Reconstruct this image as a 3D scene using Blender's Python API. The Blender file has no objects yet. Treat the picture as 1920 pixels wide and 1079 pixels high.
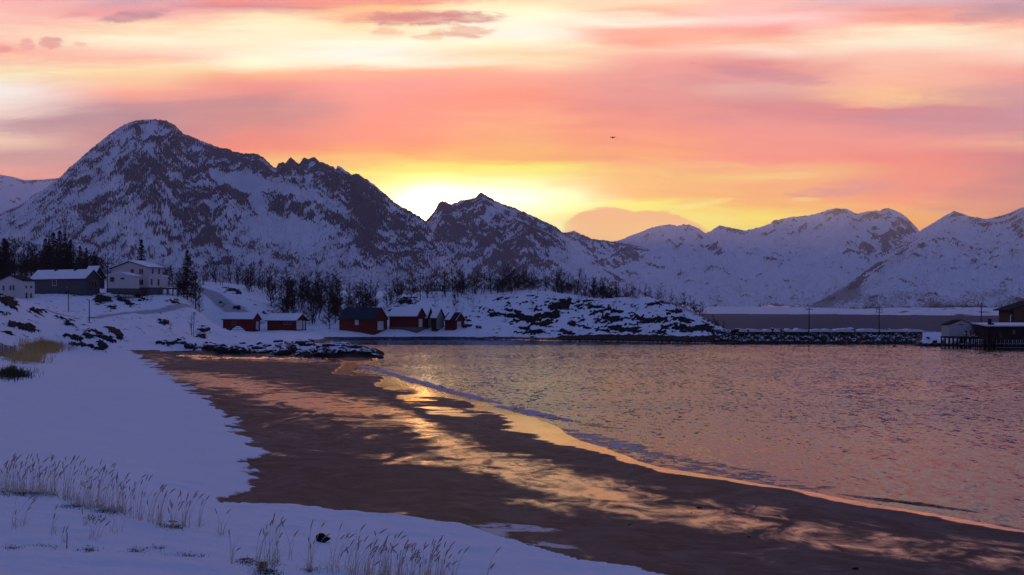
import bpy, math, random
import numpy as np
from mathutils import Vector, Matrix
random.seed(7); rng = np.random.default_rng(7)
R = math.radians
F = 2667.0; H = 7.0; HY = 581.0; CX = 960.0      # focal length and horizon in photo pixels, eye height in metres
SUN_AZ = R(-3.43); SUN_EL = R(3.1)
col = bpy.context.scene.collection
sc = bpy.context.scene

# ------------------------------------------------------------------ camera
cam = bpy.data.cameras.new("camera"); camo = bpy.data.objects.new("camera", cam); col.objects.link(camo)
camo.location = (0, 0, H); camo.rotation_euler = (R(90), 0, 0)
cam.sensor_width = 36; cam.lens = 36 * F / 1920; cam.shift_y = (HY - 539.5) / 1920
cam.clip_start = .5; cam.clip_end = 60000
sc.camera = camo
sc.view_settings.view_transform = 'Standard'; sc.view_settings.look = 'None'
sc.view_settings.exposure = 0.0; sc.view_settings.gamma = 1
sc.cycles.use_denoising = True
sc.cycles.max_bounces = 6; sc.cycles.volume_bounces = 1; sc.cycles.diffuse_bounces = 3; sc.cycles.glossy_bounces = 4
sc.cycles.caustics_reflective = False; sc.cycles.caustics_refractive = False

# ------------------------------------------------------------------ node helpers
class NT:
    def __init__(s, tree):
        s.t = tree; s.n = tree.nodes; s.l = tree.links
    def node(s, typ, **kw):
        n = s.n.new(typ)
        for k, v in kw.items(): setattr(n, k, v)
        return n
    def put(s, sock, v):
        if v is None: return
        if hasattr(v, 'is_linked') or hasattr(v, 'links'): s.l.new(v, sock)
        else: sock.default_value = v
    def m(s, op, a, b=None, c=None, clamp=False):
        n = s.n.new('ShaderNodeMath'); n.operation = op; n.use_clamp = clamp
        s.put(n.inputs[0], a); s.put(n.inputs[1], b); s.put(n.inputs[2], c)
        return n.outputs[0]
    def vm(s, op, a, b=None):
        n = s.n.new('ShaderNodeVectorMath'); n.operation = op
        s.put(n.inputs[0], a); s.put(n.inputs[1], b)
        return n.outputs[0]
    def comb(s, x, y, z=0.0):
        n = s.n.new('ShaderNodeCombineXYZ'); s.put(n.inputs[0], x); s.put(n.inputs[1], y); s.put(n.inputs[2], z)
        return n.outputs[0]
    def sep(s, v):
        n = s.n.new('ShaderNodeSeparateXYZ'); s.l.new(v, n.inputs[0]); return n.outputs
    def mix(s, f, a, b, mode='MIX'):
        n = s.n.new('ShaderNodeMix'); n.data_type = 'RGBA'; n.blend_type = mode; n.clamp_factor = True
        s.put(n.inputs[0], f)
        for k, v in ((6, a), (7, b)):
            s.put(n.inputs[k], (*v, 1) if isinstance(v, tuple) and len(v) == 3 else v)
        return n.outputs[2]
    def mixf(s, f, a, b):
        n = s.n.new('ShaderNodeMix'); n.data_type = 'FLOAT'
        s.put(n.inputs[0], f); s.put(n.inputs[2], a); s.put(n.inputs[3], b); return n.outputs[0]
    def sstep(s, x, a, b, o0=0.0, o1=1.0):
        n = s.n.new('ShaderNodeMapRange'); n.interpolation_type = 'SMOOTHSTEP'
        s.put(n.inputs[0], x); s.put(n.inputs[1], a); s.put(n.inputs[2], b); s.put(n.inputs[3], o0); s.put(n.inputs[4], o1)
        return n.outputs[0]
    def noise(s, vec, scale, detail=4, rough=.55, dist=0.0, out=0):
        n = s.n.new('ShaderNodeTexNoise'); s.put(n.inputs['Vector'], vec); n.inputs['Scale'].default_value = scale
        n.inputs['Detail'].default_value = detail; n.inputs['Roughness'].default_value = rough
        n.inputs['Distortion'].default_value = dist
        return n.outputs[out]
    def attr(s, name):
        n = s.n.new('ShaderNodeAttribute'); n.attribute_name = name; return n.outputs['Fac']

def lin(c):
    return tuple(((v / 255 / 12.92) if v / 255 <= .04045 else ((v / 255 + .055) / 1.055) ** 2.4) for v in c)

# ------------------------------------------------------------------ sky
SKYC = {
 -40: [(0,250,175,169),(60,255,208,184),(95,255,167,146),(140,255,241,194),(170,255,255,249),(205,255,227,211),(230,210,170,172),(262,255,218,184),(290,208,155,145),(330,243,155,135),(420,238,150,135)],
 240: [(0,198,161,172),(25,244,156,157),(50,255,217,177),(80,255,248,212),(110,255,186,163),(135,255,224,166),(152,255,204,154),(172,255,165,138),(192,204,136,138),(215,182,128,138),(260,197,133,135),(330,217,138,128),(420,232,148,123)],
 480: [(0,255,151,124),(12,214,116,127),(30,255,229,181),(60,255,247,206),(90,255,238,204),(110,255,248,216),(126,255,255,215),(142,255,186,134),(162,242,138,126),(190,193,129,132),(230,211,129,123),(268,248,124,101),(285,255,146,86),(300,255,189,96),(330,255,199,96),(420,255,184,96)],
 720: [(0,254,163,123),(14,255,198,130),(34,252,173,135),(50,255,223,167),(80,255,255,220),(100,255,255,243),(118,255,255,229),(135,255,181,135),(160,251,151,139),(200,253,141,125),(250,255,137,106),(280,255,150,70),(300,255,197,65),(320,255,240,77),(340,255,255,127),(370,255,255,183),(420,255,255,183)],
 960: [(0,255,224,176),(15,255,252,205),(35,255,255,218),(60,255,255,237),(85,255,250,208),(100,255,216,170),(125,255,227,179),(145,255,168,144),(180,255,143,113),(230,255,161,113),(270,255,170,94),(298,255,182,70),(314,255,250,70),(330,255,255,132),(350,255,255,188),(420,255,255,188)],
 1200: [(0,255,226,190),(20,255,186,149),(38,255,250,225),(52,255,181,154),(80,255,165,137),(100,255,199,169),(122,246,156,145),(150,233,149,138),(200,232,136,128),(250,255,146,110),(290,255,156,87),(335,255,194,90),(370,255,188,80),(386,255,245,89),(410,255,248,94),(450,255,238,94)],
 1440: [(0,255,187,173),(40,255,205,199),(60,250,151,137),(80,255,204,168),(95,255,217,196),(120,226,136,133),(140,220,133,136),(165,226,165,155),(200,215,128,129),(240,242,140,128),(300,255,140,109),(330,255,198,93),(350,255,170,92),(385,255,186,68),(410,255,231,58),(450,255,221,60)],
 1680: [(0,218,181,189),(20,233,149,142),(40,255,169,142),(56,255,235,196),(80,255,245,214),(102,255,197,172),(150,255,183,149),(192,255,194,129),(202,224,121,125),(222,203,124,134),(260,248,145,129),(300,248,124,99),(350,247,132,99),(380,255,151,87),(402,255,176,69),(425,255,176,51)],
 1960: [(0,201,158,175),(20,196,152,155),(40,255,173,145),(60,255,214,179),(100,255,227,200),(130,247,153,140),(160,222,151,147),(200,201,139,152),(240,210,123,131),(265,238,174,130),(290,209,113,117),(340,196,113,104),(390,208,123,104),(430,213,128,104)],
}
w = bpy.data.worlds.new("World"); sc.world = w; w.use_nodes = True
t = NT(w.node_tree); t.n.clear()
tc = t.node('ShaderNodeTexCoord'); dx, dy, dz = t.sep(tc.outputs['Generated'])
ysafe = t.m('MAXIMUM', dy, .08)
PX = t.m('MULTIPLY_ADD', t.m('DIVIDE', dx, ysafe), F, CX)
PY = t.m('SUBTRACT', HY, t.m('MULTIPLY', t.m('DIVIDE', dz, ysafe), F))
# wisps: long streaky noise, tilted
q1 = t.comb(t.m('MULTIPLY', PX, 1/420), t.m('MULTIPLY_ADD', PX, 1/700, t.m('MULTIPLY', PY, 1/55)), 0.0)
nz1 = t.noise(q1, 1.0, 5, .55, .6, out=1)
nx, ny, nzz = t.sep(nz1)
q2 = t.comb(t.m('MULTIPLY', PX, 1/150), t.m('MULTIPLY_ADD', PX, -1/900, t.m('MULTIPLY', PY, 1/16)), 3.0)
n2 = t.noise(q2, 1.0, 5, .6, .8)
n3 = t.noise(t.comb(t.m('MULTIPLY', PX, 1/42), t.m('MULTIPLY', PY, 1/15), 9.0), 1.0, 6, .65, .8)
PXw = t.m('MULTIPLY_ADD', t.m('SUBTRACT', nx, .5), 330.0, PX)
PYw = t.m('MULTIPLY_ADD', t.m('SUBTRACT', ny, .5), 34.0, PY)
PYw = t.m('MULTIPLY_ADD', t.m('SUBTRACT', n2, .5), 19.0, PYw)
fac = t.m('DIVIDE', t.m('ADD', PYw, 10.0), 480.0, clamp=True)
keys = sorted(SKYC); prev = None; pk = None
for k in keys:
    rp = t.node('ShaderNodeValToRGB'); rp.color_ramp.interpolation = 'CARDINAL' if False else 'EASE'
    rp.color_ramp.interpolation = 'LINEAR'
    t.l.new(fac, rp.inputs[0]); els = rp.color_ramp.elements
    st = SKYC[k]
    for i, s_ in enumerate(st):
        p = (s_[0] + 10) / 480
        e = els[i] if i < 2 else els.new(p)
        e.position = p; e.color = (*lin(s_[1:]), 1)
    els[0].position = els[0].position
    c = rp.outputs[0]
    prev = c if prev is None else t.mix(t.sstep(PXw, float(pk), float(k)), prev, c)
    pk = k
skyw = prev
n1v = t.noise(t.comb(t.m('MULTIPLY', PX, 1/70), t.m('MULTIPLY', PY, 1/12), 5.0), 1.0, 5, .6, .4)
def ellip(cx, cy, rx, ry, rot=0, warp=.5, soft=.5, wx=None):
    """1 inside, 0 outside: a cloud at this bearing and height, ragged by noise"""
    a = t.m('SUBTRACT', PX, float(cx)); b = t.m('SUBTRACT', PY, float(cy))
    c_, s_ = math.cos(R(rot)), math.sin(R(rot))
    u = t.m('ADD', t.m('MULTIPLY', a, c_ / rx), t.m('MULTIPLY', b, s_ / rx))
    v = t.m('ADD', t.m('MULTIPLY', a, -s_ / ry), t.m('MULTIPLY', b, c_ / ry))
    d = t.m('ADD', t.m('MULTIPLY', u, u), t.m('MULTIPLY', v, v))
    if warp: d = t.m('MULTIPLY_ADD', t.m('SUBTRACT', n3, .5), 5.5 * warp, d)
    return t.sstep(d, 1 + soft, max(1 - soft, 0))
for (cx, cy, rx, ry, rot, warp, soft, c, al) in [
    (252, 30, 62, 10, -6, .55, .6, (172,128,145), .85), (135, 29, 30, 5, -8, .8, .7, (225,150,150), .5),
    (800, 34, 135, 14, -1, .55, .5, (206,122,125), .95), (868, 60, 58, 11, 0, .9, .6, (225,148,130), .8),
    (725, 60, 26, 9, 0, .9, .6, (240,165,140), .7), (802, 71, 28, 6, 0, .8, .6, (245,175,140), .7),
    (94, 80, 22, 11, 0, .8, .5, (222,140,135), .8), (52, 84, 14, 10, 0, .9, .5, (232,150,145), .7),
    (4, 92, 16, 7, 0, .6, .5, (228,140,140), .7), (150, 83, 12, 5, 0, .8, .5, (236,165,150), .6),
    (500, 5, 42, 8, -3, .8, .6, (200,140,150), .6), (640, 2, 220, 9, 0, .9, .7, (232,140,135), .7),
    (1560, 362, 78, 9, -3, .8, .6, (218,140,128), .75), (1620, 350, 60, 12, 0, .9, .7, (222,142,130), .6),
    (1510, 374, 26, 4, 0, .5, .6, (255,210,110), .8), (1770, 394, 50, 5, 0, .8, .6, (215,140,120), .6),
    (1440, 140, 110, 12, 8, .9, .9, (198,132,140), .6), (1680, 194, 75, 9, -3, .9, .8, (252,190,145), .6),
    (1870, 215, 200, 40, 0, .7, .9, (196,138,146), .5), (1890, 24, 110, 16, -6, .9, .9, (186,140,150), .5),
    (1470, 330, 70, 6, -2, .8, .8, (255,210,120), .6), (120, 226, 150, 16, -8, .7, .9, (182,138,146), .6),
    (60, 296, 120, 14, -4, .7, .9, (200,145,146), .6), (1300, 386, 60, 6, -9, .8, .8, (255,235,120), .7),
    (1340, 414, 90, 12, 8, .5, .8, (255,238,110), .7), (1080, 382, 70, 9, 12, .5, .8, (255,245,150), .8)]:
    f_ = t.m('MULTIPLY', t.m('MULTIPLY', ellip(cx, cy, rx, ry, rot, warp, min(soft * 1.3, .95)), t.sstep(n1v, .30, .62, .55, 1.0)), float(al))
    skyw = t.mix(f_, skyw, lin(c))
# fine texture and the glow round the hidden sun
tex = t.m('MULTIPLY_ADD', t.m('SUBTRACT', n2, .5), .20, 1.14)
skyw = t.mix(1.0, skyw, t.comb(tex, t.m('MULTIPLY_ADD', t.m('SUBTRACT', n2, .5), .50, 1.14), t.m('MULTIPLY_ADD', t.m('SUBTRACT', n2, .5), .42, 1.14)), 'MULTIPLY')
def gauss(cx, cy, rx, ry):
    a = t.m('MULTIPLY', t.m('SUBTRACT', PX, float(cx)), 1 / rx); b = t.m('MULTIPLY', t.m('SUBTRACT', PY, float(cy)), 1 / ry)
    return t.m('EXPONENT', t.m('MULTIPLY', t.m('ADD', t.m('MULTIPLY', a, a), t.m('MULTIPLY', b, b)), -1.0))
g1 = t.m('MULTIPLY', gauss(812, 398, 58, 38), t.m('MULTIPLY_ADD', n2, .4, .8))
g2 = t.m('MULTIPLY', gauss(905, 372, 160, 25), t.m('MULTIPLY_ADD', n3, .8, .6))
g3 = gauss(800, 390, 420, 75)
def scale(c, f):
    return t.vm('MULTIPLY', c, t.comb(f, f, f))
glow = t.vm('ADD', t.vm('ADD', scale(t.comb(15., 8.5, 2.8), g1), scale(t.comb(1.9, 1.35, .85), g2)), scale(t.comb(.14, .07, .0), g3))
skyw = t.vm('ADD', skyw, glow)
# lens-shaped cloud low over the saddle, crisp top edge
ln_ = t.m('MAXIMUM', ellip(1140, 450, 92, 61, 0, .08, .12), ellip(1222, 452, 92, 57, 0, .08, .12))
ln_ = t.m('MAXIMUM', ln_, ellip(1290, 436, 50, 22, 20, .1, .3))
skyw = t.mix(t.m('MULTIPLY', ln_, t.sstep(PX, 1040., 1085., .35, .85)), skyw, t.mix(t.sstep(PY, 390., 450.), (1.08, .47, .21), (1.12, .58, .21)))
# the rest of the dome: blue dusk, warmer towards the sun
sunv = (math.sin(SUN_AZ), math.cos(SUN_AZ), 0.0)
fr = t.m('ADD', t.m('MULTIPLY', dx, sunv[0]), t.m('MULTIPLY', dy, sunv[1]))      # -1 behind .. 1 towards the sun
up = t.m('MAXIMUM', dz, 0.0)
zen = t.mix(t.sstep(up, .0, .45), (0.172, 0.154, 0.318), (0.076, 0.116, 0.312))
warm = t.mix(t.sstep(up, .2, .62), lin((205,150,160)), lin((105,108,165)))
wf = t.m('MULTIPLY', t.sstep(fr, .25, .95), t.sstep(up, .75, .15))
dome = t.mix(wf, zen, warm)
win = t.m('MULTIPLY', t.sstep(PY, -700., -5.), t.sstep(dy, .55, .8))
win = t.m('MULTIPLY', win, t.sstep(t.m('ABSOLUTE', t.m('SUBTRACT', PX, 960.)), 2100., 1050.))
full = t.mix(win, dome, skyw)
st = t.node('ShaderNodeTexSky'); st.sky_type = 'NISHITA'; st.sun_disc = False
st.sun_elevation = SUN_EL; st.sun_rotation = SUN_AZ
b1 = t.node('ShaderNodeBackground'); t.l.new(st.outputs[0], b1.inputs[0]); b1.inputs[1].default_value = .0015
b2 = t.node('ShaderNodeBackground'); t.l.new(full, b2.inputs[0]); b2.inputs[1].default_value = 1.0
ad = t.node('ShaderNodeAddShader'); t.l.new(b1.outputs[0], ad.inputs[0]); t.l.new(b2.outputs[0], ad.inputs[1])
wo = t.node('ShaderNodeOutputWorld'); t.l.new(ad.outputs[0], wo.inputs['Surface'])
w.cycles.sampling_method = 'MANUAL'; w.cycles.sample_map_resolution = 2048

sun = bpy.data.lights.new("sun", 'SUN'); sun.energy = 2.0; sun.angle = R(.5); sun.color = (1, .62, .34)
suno = bpy.data.objects.new("sun", sun); col.objects.link(suno)
sd = Vector((math.sin(SUN_AZ) * math.cos(SUN_EL), math.cos(SUN_AZ) * math.cos(SUN_EL), math.sin(SUN_EL)))
suno.rotation_euler = sd.to_track_quat('Z', 'Y').to_euler(); suno.location = (0, 0, 300)

# ------------------------------------------------------------------ numpy noise
_P = rng.permutation(4096)
_G = rng.uniform(0, 2 * np.pi, 4096); _GX, _GY = np.cos(_G), np.sin(_G)
def pn(x, y, seed=0):
    x = np.asarray(x, float); y = np.asarray(y, float)
    xi = np.floor(x).astype(np.int64); yi = np.floor(y).astype(np.int64); xf = x - xi; yf = y - yi
    u = xf * xf * xf * (xf * (xf * 6 - 15) + 10); v = yf * yf * yf * (yf * (yf * 6 - 15) + 10)
    def g(a, b, fx, fy):
        h = _P[(_P[(a + seed * 57) & 4095] + b) & 4095]; return _GX[h] * fx + _GY[h] * fy
    n00 = g(xi, yi, xf, yf); n10 = g(xi + 1, yi, xf - 1, yf); n01 = g(xi, yi + 1, xf, yf - 1); n11 = g(xi + 1, yi + 1, xf - 1, yf - 1)
    return 1.5 * ((n00 * (1 - u) + n10 * u) * (1 - v) + (n01 * (1 - u) + n11 * u) * v)
def fbm(x, y, o=4, seed=0, gain=.5):
    s = 0; a = 1; tot = 0
    for i in range(o):
        s = s + a * pn(x, y, seed + i); tot += a; a *= gain; x = x * 2.03 + 5.1; y = y * 2.03 + 3.7
    return s / tot
def ridged(x, y, o=4, seed=0, gain=.5):
    s = 0; a = 1; tot = 0
    for i in range(o):
        s = s + a * (1 - 2 * np.abs(pn(x, y, seed + i))); tot += a; a *= gain; x = x * 2.03 + 5.1; y = y * 2.03 + 3.7
    return s / tot
def ss(x, a, b):
    q = np.clip((x - a) / (b - a), 0, 1); return q * q * (3 - 2 * q)
def blob(px, py, lst):
    s = 0
    for (cx, cy, rx, ry, rot, a) in lst:
        c_, s_ = math.cos(R(rot)), math.sin(R(rot)); dx_, dy_ = px - cx, py - cy
        u = (dx_ * c_ + dy_ * s_) / rx; v = (-dx_ * s_ + dy_ * c_) / ry
        s = s + a * np.exp(-(u * u + v * v))
    return s
def wx(px, Y): return (px - CX) / F * Y
def wz(py, Y): return H - (py - HY) * Y / F

# ------------------------------------------------------------------ mesh helpers
def grid_mesh(name, X, Y, Z, mat, attrs=None, kind='structure', label=None, smooth=True):
    nr, nc = X.shape
    me = bpy.data.meshes.new(name)
    co = np.stack([X, Y, Z], -1).reshape(-1, 3).astype(np.float32)
    i = np.arange(nr * nc).reshape(nr, nc)
    q = np.stack([i[:-1, :-1], i[:-1, 1:], i[1:, 1:], i[1:, :-1]], -1).reshape(-1, 4)
    # make normals point up
    a, b, c = co[q[0, 0]], co[q[0, 1]], co[q[0, 2]]
    if np.cross(b - a, c - a)[2] < 0: q = q[:, ::-1]
    me.vertices.add(len(co)); me.vertices.foreach_set('co', co.ravel())
    me.loops.add(q.size); me.loops.foreach_set('vertex_index', q.ravel().astype(np.int32))
    me.polygons.add(len(q)); me.polygons.foreach_set('loop_start', np.arange(0, q.size, 4, dtype=np.int32))
    me.polygons.foreach_set('use_smooth', np.full(len(q), smooth, dtype=bool))
    me.update(calc_edges=True)
    for k, v in (attrs or {}).items():
        at = me.attributes.new(k, 'FLOAT', 'POINT'); at.data.foreach_set('value', np.clip(v, 0, 1).ravel().astype(np.float32))
    me.materials.append(mat)
    o = bpy.data.objects.new(name, me); col.objects.link(o)
    if kind: o['kind'] = kind
    if label: o['label'] = label
    return o
class MB:
    def __init__(s): s.v = []; s.f = []; s.m = []
    def face(s, pts, m=0):
        b = len(s.v); s.v += [tuple(p) for p in pts]; s.f.append(tuple(range(b, b + len(pts)))); s.m.append(m)
    def box(s, x0, x1, y0, y1, z0, z1, m=0, M=None):
        P = [Vector(p) for p in ((x0,y0,z0),(x1,y0,z0),(x1,y1,z0),(x0,y1,z0),(x0,y0,z1),(x1,y0,z1),(x1,y1,z1),(x0,y1,z1))]
        if M is not None: P = [M @ p for p in P]
        b = len(s.v); s.v += [tuple(p) for p in P]
        for f in ((0,3,2,1),(4,5,6,7),(0,1,5,4),(1,2,6,5),(2,3,7,6),(3,0,4,7)):
            s.f.append(tuple(b + k for k in f)); s.m.append(m)
    def prism(s, poly, axis_vec, m=0):
        """closed prism: polygon pts extruded by axis_vec"""
        A = [Vector(p) for p in poly]; Bq = [p + Vector(axis_vec) for p in A]; n = len(A); b = len(s.v)
        s.v += [tuple(p) for p in A + Bq]
        s.f.append(tuple(b + k for k in range(n))[::-1]); s.m.append(m)
        s.f.append(tuple(b + n + k for k in range(n))); s.m.append(m)
        for k in range(n):
            k2 = (k + 1) % n; s.f.append((b + k, b + k2, b + n + k2, b + n + k)); s.m.append(m)
    def tube(s, pts, rad, n=5, m=0, cap=True):
        pts = [Vector(p) for p in pts]; rings = []
        for i, p in enumerate(pts):
            d = (pts[min(i + 1, len(pts) - 1)] - pts[max(i - 1, 0)]).normalized()
            a = d.cross(Vector((0, 0, 1))) if abs(d.z) < .95 else d.cross(Vector((1, 0, 0)))
            a.normalize(); b2 = d.cross(a); r = rad[i] if isinstance(rad, (list, tuple)) else rad
            base = len(s.v)
            for k in range(n):
                an = 2 * math.pi * k / n; s.v.append(tuple(p + a * (r * math.cos(an)) + b2 * (r * math.sin(an))))
            rings.append(base)
        for i in range(len(rings) - 1):
            for k in range(n):
                k2 = (k + 1) % n; s.f.append((rings[i] + k, rings[i] + k2, rings[i + 1] + k2, rings[i + 1] + k)); s.m.append(m)
        if cap:
            s.f.append(tuple(rings[0] + k for k in range(n))[::-1]); s.m.append(m)
            s.f.append(tuple(rings[-1] + k for k in range(n))); s.m.append(m)
    def mesh(s, name, mats, smooth=False):
        me = bpy.data.meshes.new(name); me.from_pydata(s.v, [], s.f)
        for q in (mats if isinstance(mats, (list, tuple)) else [mats]): me.materials.append(q)
        me.polygons.foreach_set('material_index', s.m)
        me.polygons.foreach_set('use_smooth', [smooth] * len(s.f)); me.update()
        return me
    def build(s, name, mats, parent=None, smooth=False, loc=None):
        o = bpy.data.objects.new(name, s.mesh(name, mats, smooth)); col.objects.link(o)
        if parent is not None: o.parent = parent
        if loc is not None: o.location = loc
        return o
def tag(o, label=None, cat=None, group=None, kind=None):
    if label: o['label'] = label
    if cat: o['category'] = cat
    if group: o['group'] = group
    if kind: o['kind'] = kind
    return o
def empty(name, loc, rz=0):
    o = bpy.data.objects.new(name, None); o.empty_display_size = .3; col.objects.link(o)
    o.location = loc; o.rotation_euler = (0, 0, rz); return o

# ------------------------------------------------------------------ materials
def mat(name):
    m_ = bpy.data.materials.new(name); m_.use_nodes = True; t_ = NT(m_.node_tree); t_.n.clear()
    out = t_.node('ShaderNodeOutputMaterial'); b = t_.node('ShaderNodeBsdfPrincipled'); t_.l.new(b.outputs[0], out.inputs[0])
    b.inputs['Specular IOR Level'].default_value = .03
    return m_, t_, b
def simple(name, c, rough=.8, var=.15, scale=2.0, spec=.05, stretch=(1, 1, 1), metal=0):
    m_, t_, b = mat(name)
    co = t_.node('ShaderNodeTexCoord').outputs['Object']
    n = t_.noise(t_.vm('MULTIPLY', co, stretch), scale, 5, .6)
    f_ = t_.m('MULTIPLY_ADD', t_.m('SUBTRACT', n, .5), 2.5 * var, 1.0)
    t_.l.new(t_.mix(1.0, (*c, 1), t_.comb(f_, f_, f_), 'MULTIPLY'), b.inputs['Base Color'])
    b.inputs['Roughness'].default_value = rough; b.inputs['Specular IOR Level'].default_value = spec; b.inputs['Metallic'].default_value = metal
    return m_
def bump(t_, b, h, strength, dist):
    n = t_.node('ShaderNodeBump'); n.inputs['Strength'].default_value = strength; n.inputs['Distance'].default_value = dist
    t_.l.new(h, n.inputs['Height']); t_.l.new(n.outputs[0], b.inputs['Normal']); return n
SNOW = (.80, .82, .86); ROCK = (.055, .052, .055)

def mountain_mat(name, sc_=1.0, rockc=(.024, .028, .044)):
    m_, t_, b = mat(name)
    pos = t_.node('ShaderNodeNewGeometry').outputs['Position']
    n = t_.noise(pos, .035 * sc_, 6, .65); n2_ = t_.noise(pos, .12 * sc_, 4, .6)
    a = t_.attr('rock'); x = t_.m('ADD', a, t_.m('ADD', t_.m('MULTIPLY', t_.m('SUBTRACT', n, .5), .40), t_.m('MULTIPLY', t_.m('SUBTRACT', n2_, .5), .50)))
    f_ = t_.sstep(x, .42, .58)
    sn = t_.mix(t_.noise(pos, .01, 4), (.74, .76, .82), (.84, .86, .90))
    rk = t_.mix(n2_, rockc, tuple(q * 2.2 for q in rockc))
    tr = t_.attr('scrub'); sx = t_.m('ADD', tr, t_.m('MULTIPLY', t_.m('SUBTRACT', t_.noise(pos, .16 * sc_, 3, .7), .5), 1.3))
    cl = t_.mix(f_, sn, rk); cl = t_.mix(t_.m('MULTIPLY', t_.sstep(sx, .5, .75), .75), cl, (.07, .065, .07))
    t_.l.new(cl, b.inputs['Base Color']); b.inputs['Roughness'].default_value = .85
    bump(t_, b, t_.m('ADD', n, t_.m('MULTIPLY', f_, .3)), .8, 12)
    return m_
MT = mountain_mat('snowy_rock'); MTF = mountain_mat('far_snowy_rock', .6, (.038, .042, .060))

# ground: snow, sand, rock, dry turf, ploughed road by vertex layers
GM, g, gb = mat('shore_ground')
pos = g.node('ShaderNodeNewGeometry').outputs['Position']
n_s = g.noise(pos, .6, 5, .6, .4); n_f = g.noise(pos, 3.0, 4, .65)
snowx = g.m('ADD', g.attr('snow'), g.m('ADD', g.m('MULTIPLY', g.m('SUBTRACT', n_s, .5), .5), g.m('MULTIPLY', g.m('SUBTRACT', n_f, .5), .25)))
snowf = g.sstep(snowx, .42, .56)
rockx = g.m('ADD', g.attr('rock'), g.m('ADD', g.m('MULTIPLY', g.m('SUBTRACT', n_s, .5), .35), g.m('MULTIPLY', g.m('SUBTRACT', n_f, .5), .2)))
rockf = g.sstep(rockx, .44, .56)
# wet film on the sand: swirls left by the backwash
wv = g.vm('MULTIPLY', pos, (1.0, .55, 1.0))
wn = g.noise(wv, .26, 6, .55, 2.6); wn2 = g.noise(wv, .95, 6, .65, 1.6)
wetx = g.m('ADD', g.attr('wet'), g.m('ADD', g.m('MULTIPLY', g.m('SUBTRACT', wn, .5), 1.25), g.m('MULTIPLY', g.m('SUBTRACT', wn2, .5), .75)))
wetf = g.sstep(wetx, .38, .80)
sand = g.mix(g.sstep(g.m('ADD', g.m('MULTIPLY', wn, .6), g.m('MULTIPLY', wn2, .4)), .38, .64), (.016, .019, .028), (.075, .070, .084))
sand = g.mix(wetf, sand, (.035, .03, .032))
sandice = g.sstep(g.m('ADD', g.attr('ice'), g.m('MULTIPLY', g.m('SUBTRACT', g.noise(pos, 1.3, 5, .7, .6), .5), 1.4)), .55, .7)
sand = g.mix(sandice, sand, (.5, .5, .55))
snowc = g.mix(g.noise(pos, .25, 4), (.76, .78, .83), (.84, .86, .90))
snowc = g.mix(g.attr('road'), snowc, g.mix(n_f, (.30, .30, .33), (.5, .5, .54)))
rockc = g.mix(n_f, (.006, .008, .011), (.020, .022, .028))
rockc = g.mix(g.sstep(g.noise(pos, .35, 3), .5, .7), rockc, (.014, .017, .013))
cl = g.mix(snowf, sand, snowc)
tf = g.sstep(g.m('ADD', g.attr('turf'), g.m('MULTIPLY', g.m('SUBTRACT', g.noise(pos, 2.2, 4, .7), .5), .9)), .45, .65)
cl = g.mix(tf, cl, g.mix(n_f, (.09, .07, .03), (.24, .17, .07)))
cl = g.mix(rockf, cl, rockc)
g.l.new(cl, gb.inputs['Base Color'])
dryr = g.mixf(wetf, .62, .13); dryr = g.mixf(sandice, dryr, .6)
ro = g.mixf(snowf, dryr, .75); ro = g.mixf(rockf, ro, .7)
g.l.new(ro, gb.inputs['Roughness'])
g.l.new(g.mixf(g.m('MAXIMUM', snowf, rockf), g.mixf(wetf, .06, .12), .015), gb.inputs['Specular IOR Level'])
g.l.new(g.mix(wetf, (.8, .75, .85), (.95, .62, .48)), gb.inputs['Specular Tint'])  # warm specular tint colours what the wet sand reflects
hs = g.m('MULTIPLY', g.noise(g.vm('MULTIPLY', pos, (1, 1.8, 1)), .9, 6, .62), g.mixf(snowf, g.mixf(wetf, .6, .16), 1.35))
hs = g.m('ADD', hs, g.m('MULTIPLY', g.noise(pos, 9.0, 3, .6), g.mixf(snowf, g.mixf(wetf, .05, .002), .08)))
hs = g.m('ADD', hs, g.m('MULTIPLY', g.m('MULTIPLY', n_f, rockf), 1.2))
bn2 = bump(g, gb, hs, 1.0, .10)
wg = g.node('ShaderNodeBsdfGlossy'); wg.inputs['Color'].default_value = (1.0, .74, .50, 1); g.l.new(bn2.outputs[0], wg.inputs['Normal']); g.l.new(g.sstep(g.attr('wet'), .8, .98, .17, .09), wg.inputs['Roughness'])  # orange gloss colour puts sunset warmth into the wet sand's reflections
fz = g.node('ShaderNodeFresnel'); fz.inputs['IOR'].default_value = 1.5; g.l.new(bn2.outputs[0], fz.inputs['Normal'])
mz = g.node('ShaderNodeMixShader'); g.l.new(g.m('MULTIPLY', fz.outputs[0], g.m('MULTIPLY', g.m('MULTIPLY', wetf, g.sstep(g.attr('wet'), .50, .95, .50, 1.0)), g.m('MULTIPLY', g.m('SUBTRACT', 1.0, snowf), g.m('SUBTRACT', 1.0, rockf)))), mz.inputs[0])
g.l.new(gb.outputs[0], mz.inputs[1]); g.l.new(wg.outputs[0], mz.inputs[2]); g.l.new(mz.outputs[0], [k for k in g.n if k.type == 'OUTPUT_MATERIAL'][0].inputs[0])

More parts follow.
